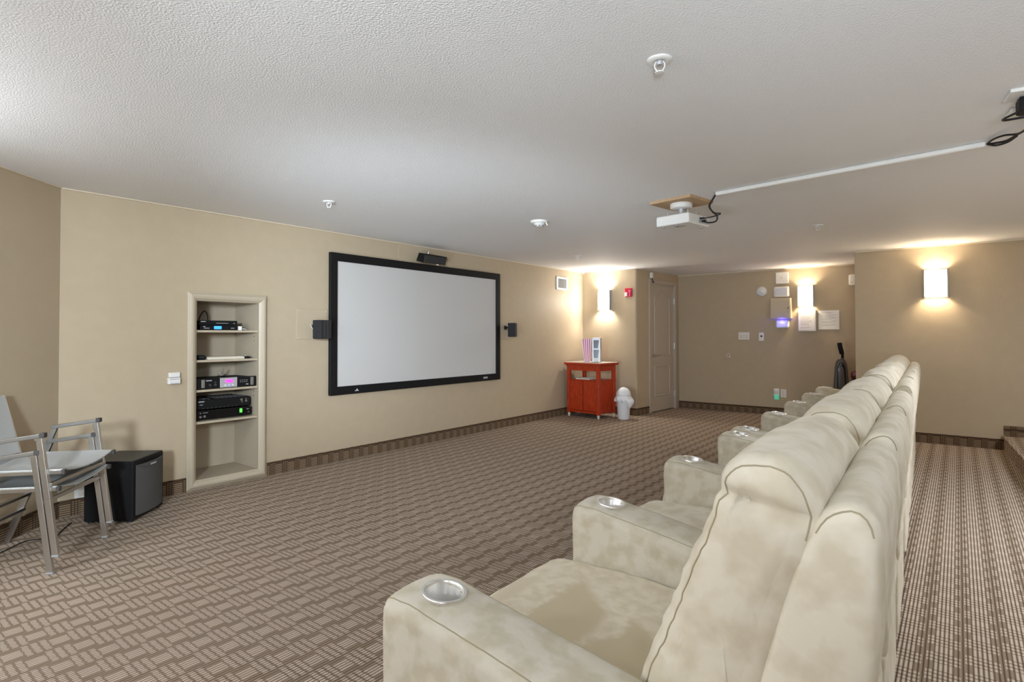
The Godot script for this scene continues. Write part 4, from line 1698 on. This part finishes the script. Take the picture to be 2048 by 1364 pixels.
	for y in [0.272, 0.128]:
		s2 = begin()
		prism(s2, PackedVector2Array([Vector2(-0.036, y - 0.062), Vector2(0.030, y - 0.062), Vector2(0.044, y + 0.062), Vector2(-0.040, y + 0.062)]), 0.0745, 0.004)
		put(s2, "window", M.black_gloss, c)
	s2 = begin()
	box(s2, Vector3(0, 0.035, 0.078), Vector3(0.07, 0.05, 0.02), 0.004)
	put(s2, "tap", M.white, c)
	# waste bin
	var bn := thing("waste_bin", "small white swing-lid waste bin with a bag, beside the red cabinet", "waste bin", at(Vector3(-3.905, 0, -7.70), 10))
	s2 = begin()
	lathe(s2, [Vector2(0, 0), Vector2(0.080, 0.0), Vector2(0.084, 0.006), Vector2(0.102, 0.31), Vector2(0.106, 0.315), Vector2(0.106, 0.325), Vector2(0.0, 0.325)], Transform3D(), 32)
	put(s2, "bucket", M.plastic, bn)
	s2 = begin()
	var dome := []
	for k in 11:
		var a := PI / 2 * k / 10.0
		dome.append(Vector2(0.108 * cos(a), 0.345 + 0.122 * sin(a)))
	dome.insert(0, Vector2(0.110, 0.326))
	dome.insert(0, Vector2(0.0, 0.326))
	lathe(s2, dome, Transform3D(), 32)
	var lid := put(s2, "lid", M.plastic, bn)
	s2 = begin()
	var fl := []
	for k in 17:
		var a := lerpf(-1.2, 1.2, k / 16.0)
		fl.append(Vector3(sin(a) * 0.1095, 0.352, cos(a) * 0.1095))
	tube(s2, PackedVector3Array(fl), 0.002, 6)
	put(s2, "flap_edge", M.grey, lid)
	# bag: a gathered skirt hanging over the rim, with a knot of plastic at the right
	s2 = begin()
	var rows := []
	for i in 9:
		var v := i / 8.0
		var line := PackedVector3Array()
		for j in 49:
			var a := TAU * j / 48.0
			var bump := 0.010 * sin(a * 9.0 + v * 3.0) * v + 0.006 * sin(a * 21.0) * v
			var side := exp(-pow(angle_difference(a, 0.35) / 0.55, 2.0))
			var side2 := exp(-pow(angle_difference(a, PI - 0.1) / 0.4, 2.0))
			var r := 0.108 + 0.014 * sin(v * PI) + bump + side * 0.045 * sin(v * PI) + side2 * 0.02 * v
			var y := 0.335 - v * (0.075 + 0.095 * side + 0.012 * sin(a * 5.0))
			line.append(Vector3(cos(a) * r, y, sin(a) * r))
		rows.append(line)
	sheet(s2, rows, 0.0015)
	put(s2, "bag", M.bag, bn)

var _pink: StandardMaterial3D
func pink() -> StandardMaterial3D:
	if _pink == null:
		_pink = mat(c8(226, 92, 152), 0.5)
	return _pink

# ------------------------------------------------------------------ door and its neighbours
func door() -> void:
	# local x runs along the wall away from the corner, +z into the room
	var t := thing("door_1", "taupe two-panel arched interior door beside the alcove", "door", door_xf)
	t.set_meta("kind", "structure")
	var s := begin()
	for x in [0.405, 1.275]:
		box(s, Vector3(x, 1.05, 0.008), Vector3(0.060, 2.10, 0.020), 0.006, Transform3D(), 2)
	box(s, Vector3(0.84, 2.090, 0.008), Vector3(0.93, 0.062, 0.0198), 0.006, Transform3D(), 2)
	for x in [0.440, 1.240]:
		box(s, Vector3(x, 1.03, -0.05), Vector3(0.02, 2.06, 0.10), 0.002)
	box(s, Vector3(0.84, 2.055, -0.05), Vector3(0.80, 0.02, 0.10), 0.002)
	put(s, "frame", M.door, t)
	# slab with two moulded panels: real recesses cut by CSG
	s = begin()
	box(s, Vector3(0.84, 1.028, -0.030), Vector3(0.776, 2.036, 0.036), 0.003)
	var slab := put(s, "slab", M.door, t)
	var arch := PackedVector2Array()
	arch.append(Vector2(0.59, 0.905))
	arch.append(Vector2(1.09, 0.905))
	for k in 17:
		var u := k / 16.0
		arch.append(Vector2(lerpf(1.09, 0.59, u), 1.855 + 0.095 * pow(sin(u * PI), 1.6)))
	panel_mould(arch, "arched_panel", slab)
	panel_mould(PackedVector2Array([Vector2(0.59, 0.255), Vector2(1.09, 0.255), Vector2(1.09, 0.725), Vector2(0.59, 0.725)]), "square_panel", slab)
	s = begin()
	cyl(s, Vector3(0.545, 0.91, -0.012), Vector3(0.545, 0.91, -0.002), 0.030, -1, 20)
	cyl(s, Vector3(0.545, 0.91, -0.004), Vector3(0.545, 0.91, 0.040), 0.010, -1, 12)
	tube(s, smooth_path([Vector3(0.540, 0.91, 0.040), Vector3(0.58, 0.912, 0.044), Vector3(0.63, 0.910, 0.042), Vector3(0.665, 0.905, 0.036)]), 0.008, 10)
	put(s, "handle", M.steel, t)
	for y in [1.80, 1.05, 0.25]:
		s = begin()
		cyl(s, Vector3(1.238, y - 0.05, 0.004), Vector3(1.238, y + 0.05, 0.004), 0.008, -1, 10)
		box(s, Vector3(1.226, y, -0.010), Vector3(0.02, 0.09, 0.003), 0.001)
		put(s, "hinge", M.steel, t)
	s = begin()
	box(s, Vector3(0.84, 0.008, -0.03), Vector3(0.78, 0.012, 0.03), 0.002)
	put(s, "threshold", M.black_matte, t)
	# white contact box above the door with a latch below
	var c := thing("door_sensor", "small white contact box above the hinged door's upper corner", "sensor", door_xf * at(Vector3(0.435, 2.178, 0)))
	s = begin()
	box(s, Vector3(0, 0, 0.022), Vector3(0.05, 0.088, 0.040), 0.005, Transform3D(), 2)
	put(s, "case", M.white, c)
	s = begin()
	bar(s, Vector3(0.02, -0.042, 0.02), Vector3(0.035, -0.088, 0.026), 0.012, 0.012)
	box(s, Vector3(0.052, -0.096, 0.028), Vector3(0.05, 0.010, 0.016), 0.003)
	box(s, Vector3(0.045, -0.112, 0.026), Vector3(0.022, 0.016, 0.014), 0.003)
	put(s, "latch", M.dark, c)
	# red alarm strobe
	var a := thing("alarm_strobe", "red and clear fire alarm strobe high on the wall left of the door", "fire alarm", at(Vector3(-4.005, 1.888, ZF)))
	s = begin()
	box(s, Vector3(0, 0, 0.016), Vector3(0.115, 0.135, 0.032), 0.006, Transform3D(), 2)
	put(s, "body", M.red, a)
	s = begin()
	box(s, Vector3(-0.032, -0.028, 0.036), Vector3(0.044, 0.062, 0.022), 0.008, Transform3D(), 2)
	put(s, "lens", M.white, a)
	s = begin()
	cyl(s, Vector3(0.024, 0.02, 0.03), Vector3(0.024, 0.02, 0.038), 0.022, 0.018, 16)
	box(s, Vector3(0.026, -0.030, 0.036), Vector3(0.022, 0.062, 0.012), 0.004)
	put(s, "horn", pink(), a)
	# tiny white eyelet at the ceiling corner
	s = begin()
	lathe(s, [Vector2(0, 0), Vector2(0.012, 0), Vector2(0.012, -0.012), Vector2(0.007, -0.028), Vector2(0, -0.030)], Transform3D(), 12)
	var e := put(s, "corner_hook", M.white)
	e.position = Vector3(-4.79, CEIL, ZF + 0.04)
	tag(e, "tiny white hook in the ceiling corner above the red cabinet", "hook")

func panel_mould(poly: PackedVector2Array, called: String, parent: Node3D) -> void:
	# raised bead round a panel and a slightly proud field
	var s := begin()
	var path := []
	var n := poly.size()
	for i in n:
		path.append(Vector3(poly[i].x, poly[i].y, -0.012))
	for i in n:
		var a: Vector3 = path[i]
		var b: Vector3 = path[(i + 1) % n]
		tube(s, PackedVector3Array([a, b]), 0.010, 10)
		var sp := [Vector2(0, 0)]
		for k in range(1, 6):
			sp.append(Vector2(0, 0))
	var inner := Geometry2D.offset_polygon(poly, -0.034)
	if inner.size() > 0:
		prism(s, inner[0], -0.014, 0.006)
	put(s, called, M.door, parent)

# ------------------------------------------------------------------ alcove wall
func alcove() -> void:
	var t := thing("alarm_speaker", "round white horn speaker on the alcove wall, left of the white boxes", "alarm speaker", at(Vector3(-2.423, 1.912, ZB)))
	var s := begin()
	lathe(s, [Vector2(0, 0), Vector2(0.078, 0), Vector2(0.078, 0.012), Vector2(0.066, 0.026), Vector2(0, 0.028)], Transform3D(Basis(Vector3.RIGHT, PI / 2), Vector3.ZERO), 28)
	put(s, "body", M.white, t)
	s = begin()
	prism(s, PackedVector2Array([Vector2(-0.078, -0.02), Vector2(-0.01, -0.066), Vector2(0.03, -0.03), Vector2(-0.04, 0.02)]), 0.022, 0.014)
	put(s, "strobe_lens", M.silver, t)
	t = thing("junction_box", "square white box, topmost on the alcove wall left of the sconce", "wall box", at(Vector3(-2.12, 2.103, ZB)), "white boxes on the alcove wall")
	s = begin()
	box(s, Vector3(0, 0, 0.03), Vector3(0.172, 0.170, 0.06), 0.004)
	put(s, "case", M.white, t)
	s = begin()
	cyl(s, Vector3(-0.005, 0.0, 0.06), Vector3(-0.005, 0.0, 0.062), 0.018, -1, 16)
	put(s, "lens", M.offwhite, t)
	t = thing("emergency_light", "white round-cornered box directly above the beige panel", "wall box", at(Vector3(-2.133, 1.892, ZB)), "white boxes on the alcove wall")
	s = begin()
	box(s, Vector3(0, 0, 0.028), Vector3(0.222, 0.160, 0.056), 0.024, Transform3D(), 3)
	put(s, "case", M.white_matte, t)
	s = begin()
	box(s, Vector3(0, 0, 0.0555), Vector3(0.17, 0.11, 0.004), 0.002)
	put(s, "face", M.silver, t)
	t = thing("electrical_panel", "beige metal panel box with a key lock on the alcove wall", "electrical panel", at(Vector3(-2.135, 1.636, ZB)))
	s = begin()
	box(s, Vector3(0, 0, 0.045), Vector3(0.292, 0.308, 0.09), 0.004)
	put(s, "body", M.beige, t)
	s = begin()
	box(s, Vector3(-0.004, 0, 0.0925), Vector3(0.276, 0.296, 0.006), 0.003)
	var dr := put(s, "door", M.beige, t)
	s = begin()
	cyl(s, Vector3(0.106, 0.005, 0.095), Vector3(0.106, 0.005, 0.099), 0.009, -1, 14)
	put(s, "lock", M.dark, dr)
	s = begin()
	box(s, Vector3(0.105, -0.098, 0.096), Vector3(0.036, 0.010, 0.002), 0.0005)
	put(s, "tag", M.silver, dr)
	t = thing("blue_night_light", "white dispenser lit blue from above, under the beige panel", "lamp", at(Vector3(-2.12, 1.397, ZB)))
	s = begin()
	box(s, Vector3(0, 0, 0.035), Vector3(0.186, 0.125, 0.07), 0.026, Transform3D(), 3)
	put(s, "case", M.plastic, t)
	s = begin()
	box(s, Vector3(0, 0.045, 0.060), Vector3(0.110, 0.026, 0.024), 0.010, Transform3D(), 2)
	put(s, "lamp_window", M.blue_light, t)
	var o := OmniLight3D.new()
	o.name = "blue_glow"
	o.light_color = Color(0.30, 0.27, 1.0)
	o.light_energy = 0.035
	o.light_size = 0.02
	o.omni_range = 4.0
	o.omni_attenuation = 2.0
	o.shadow_enabled = true
	o.position = Vector3(0, 0.052, 0.095)
	t.add_child(o)
	# notices
	t = thing("notice_holder", "white notice box of papers directly under the alcove sconce", "notice", at(Vector3(-1.785, 1.450, ZB)), "notices on the alcove wall")
	s = begin()
	box(s, Vector3(0.004, -0.004, 0.018), Vector3(0.235, 0.315, 0.036), 0.003)
	put(s, "holder", M.white, t)
	s = begin()
	quad(s, Vector3(-0.114, -0.148, 0.038), Vector3(0.106, -0.148, 0.038), Vector3(0.106, 0.150, 0.038), Vector3(-0.114, 0.150, 0.038), Vector3(0, 0, 1))
	flip_uv(s)
	put(s, "sheet", M.page_a, t)
	t = thing("notice_sheet", "crumpled white printed notice right of the notice box", "notice", at(Vector3(-1.497, 1.452, ZB)), "notices on the alcove wall")
	s = begin()
	var rows := []
	for i in 9:
		var line := PackedVector3Array()
		for j in 9:
			var x := (i / 8.0 - 0.5) * 0.27
			var y := (j / 8.0 - 0.5) * 0.28
			line.append(Vector3(x, y, 0.010 + 0.006 * sin(x * 30.0 + y * 12.0) + 0.006 * (j / 8.0) * (i / 8.0)))
		rows.append(line)
	sheet(s, rows, 0.0012)
	var pg := put(s, "sheet", M.page_b, t)
	pg.mesh = with_uv_xy(pg.mesh, Vector2(-0.135, -0.14), Vector2(0.27, 0.28))
	# switches and outlets
	t = thing("switch_plate", "wide white switch plate on the alcove wall, left of the single outlet", "switch", at(Vector3(-2.70, 1.216, ZB)))
	s = begin()
	box(s, Vector3(0, 0, 0.004), Vector3(0.166, 0.116, 0.008), 0.003)
	put(s, "plate", M.white, t)
	for k in 3:
		s = begin()
		box(s, Vector3(-0.046 + 0.046 * k, -0.008, 0.010), Vector3(0.030, 0.060, 0.008), 0.003)
		put(s, "rocker", M.offwhite, t)
	t = thing("phone_jack", "narrow white wall plate with a socket, right of the wide switch plate", "outlet", at(Vector3(-2.436, 1.205, ZB)))
	s = begin()
	box(s, Vector3(0, 0, 0.005), Vector3(0.076, 0.130, 0.010), 0.003)
	put(s, "plate", M.white, t)
	s = begin()
	cyl(s, Vector3(0, 0.008, 0.008), Vector3(0, 0.008, 0.012), 0.016, -1, 16)
	put(s, "socket", M.dark, t)
	s = begin()
	tube(s, ring3(Vector3(0, 0, 0.014), 0.026, Basis.IDENTITY), 0.005, 8)
	bar(s, Vector3(0.016, -0.022, 0.014), Vector3(0.038, -0.045, 0.008), 0.008, 0.008)
	var hk := put(s, "wall_hook", M.white)
	hk.position = Vector3(-2.944, 0.905, ZB)
	tag(hk, "small white ring hook alone low on the alcove wall", "hook")
	t = thing("night_light_outlet", "white low outlet with a green-lit plug, left of the pair", "outlet", at(Vector3(-2.222, 0.345, ZB)), "low outlets on the alcove wall")
	s = begin()
	box(s, Vector3(0, 0, 0.004), Vector3(0.080, 0.122, 0.008), 0.003)
	put(s, "plate", M.white, t)
	s = begin()
	box(s, Vector3(0, 0.018, 0.020), Vector3(0.05, 0.05, 0.03), 0.006, Transform3D(), 2)
	put(s, "plug", M.white, t)
	s = begin()
	box(s, Vector3(0.004, -0.072, 0.022), Vector3(0.066, 0.070, 0.026), 0.010, Transform3D(), 2)
	put(s, "night_lamp", M.teal_light, t)
	t = thing("low_outlet", "plain white low outlet, right of the green-lit plug", "outlet", at(Vector3(-2.122, 0.338, ZB)), "low outlets on the alcove wall")
	s = begin()
	box(s, Vector3(0, 0, 0.004), Vector3(0.080, 0.122, 0.008), 0.003)
	put(s, "plate", M.white, t)
	s = begin()
	for sg in [-1.0, 1.0]:
		box(s, Vector3(0, sg * 0.024, 0.0085), Vector3(0.034, 0.030, 0.004), 0.002)
	put(s, "socket", M.offwhite, t)
	# motion detector near the corner
	t = thing("motion_detector", "white motion detector high on the alcove wall at the right corner", "sensor", at(Vector3(-1.175, 2.024, ZB), -12))
	s = begin()
	var ol := outline([Vector2(-0.05, -0.02), Vector2(-0.045, -0.075), Vector2(0, -0.085), Vector2(0.045, -0.075), Vector2(0.05, -0.02), Vector2(0.05, 0.05), Vector2(0.035, 0.072), Vector2(-0.035, 0.072), Vector2(-0.05, 0.05)], 32)
	pillow(s, ol, 0.012, 0.066, 0.018, 0.004, 0.0)
	put(s, "body", M.white, t)
	s = begin()
	box(s, Vector3(0, -0.03, 0.066), Vector3(0.05, 0.05, 0.006), 0.003)
	put(s, "lens", M.offwhite, t)
	vacuum()

func ring3(c: Vector3, r: float, b: Basis, n := 20) -> PackedVector3Array:
	var out := PackedVector3Array()
	for k in n + 1:
		var a := TAU * k / n
		out.append(c + b * Vector3(cos(a) * r, sin(a) * r, 0))
	return out

func flip_uv(_st: SurfaceTool) -> void:
	pass

func with_uv_xy(mesh: Mesh, origin: Vector2, size: Vector2) -> Mesh:
	var ar := mesh.surface_get_arrays(0)
	var v: PackedVector3Array = ar[Mesh.ARRAY_VERTEX]
	var uv := PackedVector2Array()
	for p in v:
		uv.append(Vector2((p.x - origin.x) / size.x, 1.0 - (p.y - origin.y) / size.y))
	ar[Mesh.ARRAY_TEX_UV] = uv
	var m := ArrayMesh.new()
	m.add_surface_from_arrays(Mesh.PRIMITIVE_TRIANGLES, ar)
	return m

func vacuum() -> void:
	var t := thing("vacuum_cleaner", "dark upright vacuum cleaner standing in the alcove behind the recliners", "vacuum cleaner", at(Vector3(-1.285, 0, -9.06), 12))
	# leans back a little; body is a tapered shield
	var s := begin()
	var ol := outline([Vector2(-0.105, 0.14), Vector2(-0.100, 0.40), Vector2(-0.082, 0.70), Vector2(-0.066, 0.84), Vector2(-0.036, 0.90), Vector2(0.0, 0.915), Vector2(0.036, 0.90), Vector2(0.066, 0.84), Vector2(0.082, 0.70), Vector2(0.100, 0.40), Vector2(0.105, 0.14), Vector2(0.0, 0.12)], 60)
	pillow(s, ol, -0.07, 0.06, 0.03, 0.0, 0.0)
	put(s, "body", mat(c8(86, 80, 72), 0.35), t)
	s = begin()
	ol = outline([Vector2(-0.062, 0.24), Vector2(-0.058, 0.48), Vector2(-0.050, 0.74), Vector2(-0.034, 0.83), Vector2(0.0, 0.858), Vector2(0.034, 0.83), Vector2(0.050, 0.74), Vector2(0.058, 0.48), Vector2(0.062, 0.24), Vector2(0.0, 0.22)], 48)
	pillow(s, ol, 0.03, 0.072, 0.014, 0.006, 0.0)
	var cup := put(s, "bag_cover", M.black_gloss, t)
	s = begin()
	ol = outline([Vector2(-0.036, 0.50), Vector2(-0.030, 0.74), Vector2(0.0, 0.80), Vector2(0.030, 0.74), Vector2(0.036, 0.50), Vector2(0.0, 0.48)], 32)
	pillow(s, ol, 0.066, 0.084, 0.006, 0.002, 0.0)
	put(s, "window", mat(c8(88, 84, 84), 0.2), cup)
	s = begin()
	for q in [[0.0, 0.445, 0.008], [-0.02, 0.36, 0.006], [0.0, 0.355, 0.011], [0.022, 0.36, 0.006]]:
		cyl(s, Vector3(q[0], q[1], 0.074), Vector3(q[0], q[1], 0.086), q[2], -1, 12)
	put(s, "button", M.silver, t)
	s = begin()
	tube(s, smooth_path([Vector3(0.018, 0.88, -0.03), Vector3(0.022, 0.95, -0.035), Vector3(0.012, 1.0, -0.03)], 6), 0.018, 10)
	put(s, "handle_tube", M.black, t)
	s = begin()
	var hp := smooth_path([Vector3(0.014, 0.97, -0.03), Vector3(0.004, 1.02, -0.024), Vector3(-0.008, 1.07, -0.02), Vector3(-0.012, 1.118, -0.03)], 6)
	tube(s, hp, 0.029, 12)
	put(s, "grip", M.black, t)
	s = begin()
	box(s, Vector3(0, 0.075, 0.05), Vector3(0.30, 0.11, 0.28), 0.03, Transform3D(), 3)
	put(s, "floor_head", M.black, t)
	for sg in [-1.0, 1.0]:
		s = begin()
		cyl(s, Vector3(sg * 0.10, 0.05, -0.10), Vector3(sg * 0.13, 0.05, -0.10), 0.05, -1, 18)
		put(s, "wheel", M.rubber, t)
	s = begin()
	box(s, Vector3(-0.12, 0.40, -0.02), Vector3(0.028, 0.028, 0.03), 0.006)
	put(s, "cord_hook", M.black, t)
	# red hand tool propped on a dark canister behind
	var c := thing("wet_vacuum", "red and black carpet cleaner partly hidden by the right wall corner", "vacuum cleaner", at(Vector3(-1.118, 0, -9.36), 0))
	s = begin()
	box(s, Vector3(-0.005, 0.06, 0.02), Vector3(0.21, 0.12, 0.26), 0.03, Transform3D(), 2)
	put(s, "floor_head", M.black, c)
	s = begin()
	bar(s, Vector3(-0.02, 0.10, 0.0), Vector3(-0.02, 0.62, 0.0), 0.11, 0.09, Vector3.RIGHT, 0.02)
	put(s, "column", mat(c8(40, 36, 48), 0.4), c)
	s = begin()
	bar(s, Vector3(-0.035, 0.595, 0.0), Vector3(0.115, 0.70, 0.0), 0.07, 0.06, Vector3(0, 0, 1), 0.02)
	put(s, "neck", M.black, c)
	s = begin()
	ol = outline([Vector2(-0.075, 0.62), Vector2(-0.085, 0.68), Vector2(-0.06, 0.725), Vector2(0.02, 0.74), Vector2(0.11, 0.775), Vector2(0.12, 0.745), Vector2(0.04, 0.685), Vector2(-0.03, 0.64)], 36)
	pillow(s, ol, -0.05, 0.06, 0.02, 0.0, 0.0)
	put(s, "hood", mat(c8(126, 30, 34), 0.3), c)

# ------------------------------------------------------------------ ceiling
func sprinkler(p: Vector2, label: String, big: bool) -> void:
	var t := thing("sprinkler_head", label, "sprinkler", at(Vector3(p.x, CEIL, p.y), 25), "ceiling sprinkler heads")
	var s := begin()
	var prof := []
	for k in 9:
		var a := PI / 2 * k / 8.0
		prof.append(Vector2(0.026 + 0.020 * cos(a), -0.010 * sin(a)))
	prof.append(Vector2(0.018, -0.004))
	prof.append(Vector2(0.0, -0.003))
	prof.insert(0, Vector2(0.046, 0.001))
	prof.reverse()
	lathe(s, prof, Transform3D(), 28)
	put(s, "escutcheon", M.white, t)
	s = begin()
	cyl(s, Vector3(0, -0.020, 0), Vector3(0, 0.0, 0), 0.010, 0.013, 12)
	put(s, "nozzle", M.silver, t)
	s = begin()
	for sg in [-1.0, 1.0]:
		tube(s, smooth_path([Vector3(sg * 0.012, -0.006, 0), Vector3(sg * 0.018, -0.022, 0), Vector3(sg * 0.012, -0.038, 0), Vector3(0, -0.046, 0)], 5), 0.0028, 8)
	put(s, "yoke", M.white, t)
	s = begin()
	lathe(s, [Vector2(0, -0.050), Vector2(0.016, -0.049), Vector2(0.017, -0.046), Vector2(0, -0.044)], Transform3D(), 20)
	put(s, "deflector", M.white, t)

func ceiling_things() -> void:
	sprinkler(Vector2(-0.855, -1.985), "white sprinkler head on the ceiling nearest the camera", true)
	sprinkler(Vector2(-3.746, -2.567), "white sprinkler head on the ceiling above the built-in shelves", false)
	sprinkler(Vector2(-1.012, -5.905), "white sprinkler head on the ceiling beyond the projector", false)
	sprinkler(Vector2(-3.817, -6.284), "small white sprinkler head on the ceiling near the red cabinet", false)
	# smoke detector
	var t := thing("smoke_detector", "round white smoke detector on the ceiling in front of the screen", "smoke detector", at(Vector3(-2.93, CEIL, -4.165), 40))
	var s := begin()
	lathe(s, [Vector2(0, -0.022), Vector2(0.070, -0.020), Vector2(0.078, -0.010), Vector2(0.078, 0.001), Vector2(0, 0.001)], Transform3D(), 36)
	put(s, "base", M.white, t)
	s = begin()
	lathe(s, [Vector2(0, -0.050), Vector2(0.026, -0.050), Vector2(0.032, -0.046), Vector2(0.048, -0.024), Vector2(0.05, -0.02), Vector2(0, -0.02)], Transform3D(), 32)
	put(s, "dome", M.white_matte, t)
	s = begin()
	for k in 6:
		var b := Basis(Vector3.UP, TAU * k / 6.0)
		box(s, Vector3(0, -0.043, 0.034), Vector3(0.014, 0.006, 0.006), 0.001, Transform3D(b, Vector3.ZERO))
	put(s, "vent_slot", M.dark, t)
	s = begin()
	bar(s, Vector3(0.058, -0.018, 0.03), Vector3(0.072, -0.046, 0.036), 0.012, 0.010)
	put(s, "tab", M.white, t)
	# projector on a plywood plate
	var turn := -10.0
	s = begin()
	box(s, Vector3(0, -0.011, 0), Vector3(0.345, 0.022, 0.325), 0.002)
	var ply := put(s, "plywood_plate", M.ply)
	ply.transform = at(Vector3(-1.648, CEIL, -4.212), turn)
	tag(ply, "square plywood plate screwed to the ceiling above the projector", "mounting plate")
	var pj := thing("projector", "white projector hanging from a round ceiling mount under the plywood plate", "projector", at(Vector3(-1.64, CEIL, -4.22), turn))
	s = begin()
	lathe(s, [Vector2(0, -0.060), Vector2(0.070, -0.060), Vector2(0.080, -0.052), Vector2(0.082, -0.026), Vector2(0.080, -0.022), Vector2(0, -0.022)], at(Vector3(0.0, 0, 0.02)), 36)
	put(s, "mount_cup", M.white, pj)
	s = begin()
	cyl(s, Vector3(0, -0.115, 0.02), Vector3(0, -0.055, 0.02), 0.020, -1, 16)
	for q in [[-0.085, -0.05], [0.085, -0.05], [-0.085, 0.07], [0.085, 0.07]]:
		bar(s, Vector3(0, -0.092, 0.02), Vector3(q[0], -0.108, q[1]), 0.016, 0.006)
		cyl(s, Vector3(q[0], -0.122, q[1]), Vector3(q[0], -0.085, q[1]), 0.005, -1, 10)
	put(s, "mount_arm", M.silver, pj)
	s = begin()
	box(s, Vector3(0, -0.158, 0.0), Vector3(0.275, 0.076, 0.300), 0.012, Transform3D(), 3)
	put(s, "case", M.white, pj)
	s = begin()
	cyl(s, Vector3(-0.132, -0.158, -0.06), Vector3(-0.152, -0.158, -0.06), 0.032, 0.030, 24)
	put(s, "lens", M.black_gloss, pj)
	s = begin()
	for k in 6:
		box(s, Vector3(-0.03 + k * 0.014, -0.1965, 0.045), Vector3(0.006, 0.002, 0.05), 0.0008)
	put(s, "vent_slot", M.grey, pj)
	s = begin()
	for q in [[-0.10, 0.10], [0.09, -0.11], [0.02, 0.11]]:
		cyl(s, Vector3(q[0], -0.204, q[1]), Vector3(q[0], -0.194, q[1]), 0.011, -1, 12)
	put(s, "foot", M.grey, pj)
	s = begin()
	box(s, Vector3(0.138, -0.160, -0.06), Vector3(0.003, 0.045, 0.14), 0.001)
	put(s, "connector_panel", M.silver, pj)
	# raceway and cables
	s = begin()
	var ra := Vector3(-1.345, CEIL - 0.015, -4.085)
	var rb := Vector3(0.128, CEIL - 0.015, -3.885)
	bar(s, ra, rb, 0.042, 0.030, Vector3.ZERO, 0.012)
	tag(put(s, "cable_raceway", M.white), "long white cable raceway along the ceiling from the projector", "cable raceway")
	s = begin()
	var pc := at(Vector3(-1.64, CEIL, -4.22), turn)
	tube(s, smooth_path([ra + Vector3(-0.0, 0.0, 0), ra + Vector3(-0.035, -0.035, -0.02), ra + Vector3(-0.055, -0.075, -0.02), ra + Vector3(-0.03, -0.12, -0.02), ra + Vector3(0.0, -0.15, -0.02), ra + Vector3(-0.01, -0.185, -0.03), ra + Vector3(-0.07, -0.185, -0.06), pc * Vector3(0.140, -0.165, -0.04)], 10), 0.0055, 8)
	tube(s, smooth_path([ra + Vector3(0.0, 0.0, -0.005), ra + Vector3(-0.033, -0.040, -0.02), ra + Vector3(-0.050, -0.080, -0.02), ra + Vector3(-0.02, -0.125, -0.02), ra + Vector3(0.025, -0.138, -0.02), ra + Vector3(-0.03, -0.150, -0.03), pc * Vector3(0.140, -0.150, -0.02)], 10), 0.0045, 8)
	box(s, Vector3(0.152, -0.165, -0.04), Vector3(0.032, 0.016, 0.018), 0.004, pc)
	box(s, Vector3(0.152, -0.148, -0.015), Vector3(0.036, 0.012, 0.016), 0.004, pc)
	tag(put(s, "projector_cable", M.rubber), "black cables looping from the raceway into the white projector", "cable")
	s = begin()
	tube(s, smooth_path([rb, Vector3(0.155, CEIL - 0.028, -3.84), Vector3(0.20, CEIL - 0.040, -3.78), Vector3(0.235, CEIL - 0.040, -3.70), Vector3(0.262, CEIL - 0.05, -3.58), Vector3(0.285, CEIL - 0.05, -3.42), Vector3(0.27, CEIL - 0.05, -3.28)], 10), 0.0055, 8)
	tube(s, smooth_path([rb, Vector3(0.15, CEIL - 0.018, -3.80), Vector3(0.19, CEIL - 0.022, -3.74), Vector3(0.24, CEIL - 0.035, -3.70), Vector3(0.28, CEIL - 0.04, -3.60), Vector3(0.31, CEIL - 0.05, -3.48), Vector3(0.32, CEIL - 0.05, -3.3)], 10), 0.005, 8)
	tube(s, smooth_path([rb, Vector3(0.16, CEIL - 0.045, -3.82), Vector3(0.205, CEIL - 0.05, -3.77), Vector3(0.235, CEIL - 0.045, -3.70)], 10), 0.005, 8)
	tag(put(s, "raceway_cable", M.rubber), "twisted black cables from the raceway end to the ceiling outlet", "cable")
	# outlet plate with a black adapter, at the right edge of the picture
	t = thing("ceiling_outlet", "white ceiling outlet plate with plugs at the far right", "outlet", at(Vector3(0.275, CEIL, -3.19), 8))
	s = begin()
	box(s, Vector3(0, -0.008, 0), Vector3(0.21, 0.016, 0.13), 0.004)
	put(s, "plate", M.white, t)
	s = begin()
	for x in [-0.02, 0.05]:
		box(s, Vector3(x, -0.017, 0), Vector3(0.034, 0.004, 0.034), 0.002)
	put(s, "socket", M.offwhite, t)
	t = thing("power_adapter", "black power adapters plugged into the ceiling outlet", "adapter", at(Vector3(0.262, CEIL - 0.019, -3.22), 8))
	s = begin()
	box(s, Vector3(0.0, -0.030, 0.0), Vector3(0.11, 0.060, 0.075), 0.006, Transform3D(), 2)
	put(s, "body", M.black, t)
	s = begin()
	tube(s, smooth_path([Vector3(-0.045, -0.05, 0.0), Vector3(-0.085, -0.06, -0.03), Vector3(-0.085, -0.055, -0.085), Vector3(-0.03, -0.05, -0.10), Vector3(0.03, -0.05, -0.09)], 8), 0.005, 8)
	put(s, "lead", M.rubber, t)
	t = thing("ceiling_junction_cover", "white boxy cover on the ceiling beside the outlet plate", "junction cover", at(Vector3(0.245, CEIL, -3.44), 8))
	s = begin()
	box(s, Vector3(0, -0.015, 0), Vector3(0.12, 0.030, 0.13), 0.010, Transform3D(), 2)
	put(s, "cover", M.white, t)
	s = begin()
	box(s, Vector3(-0.01, -0.031, 0.02), Vector3(0.03, 0.003, 0.006), 0.001)
	put(s, "slot", M.dark, t)
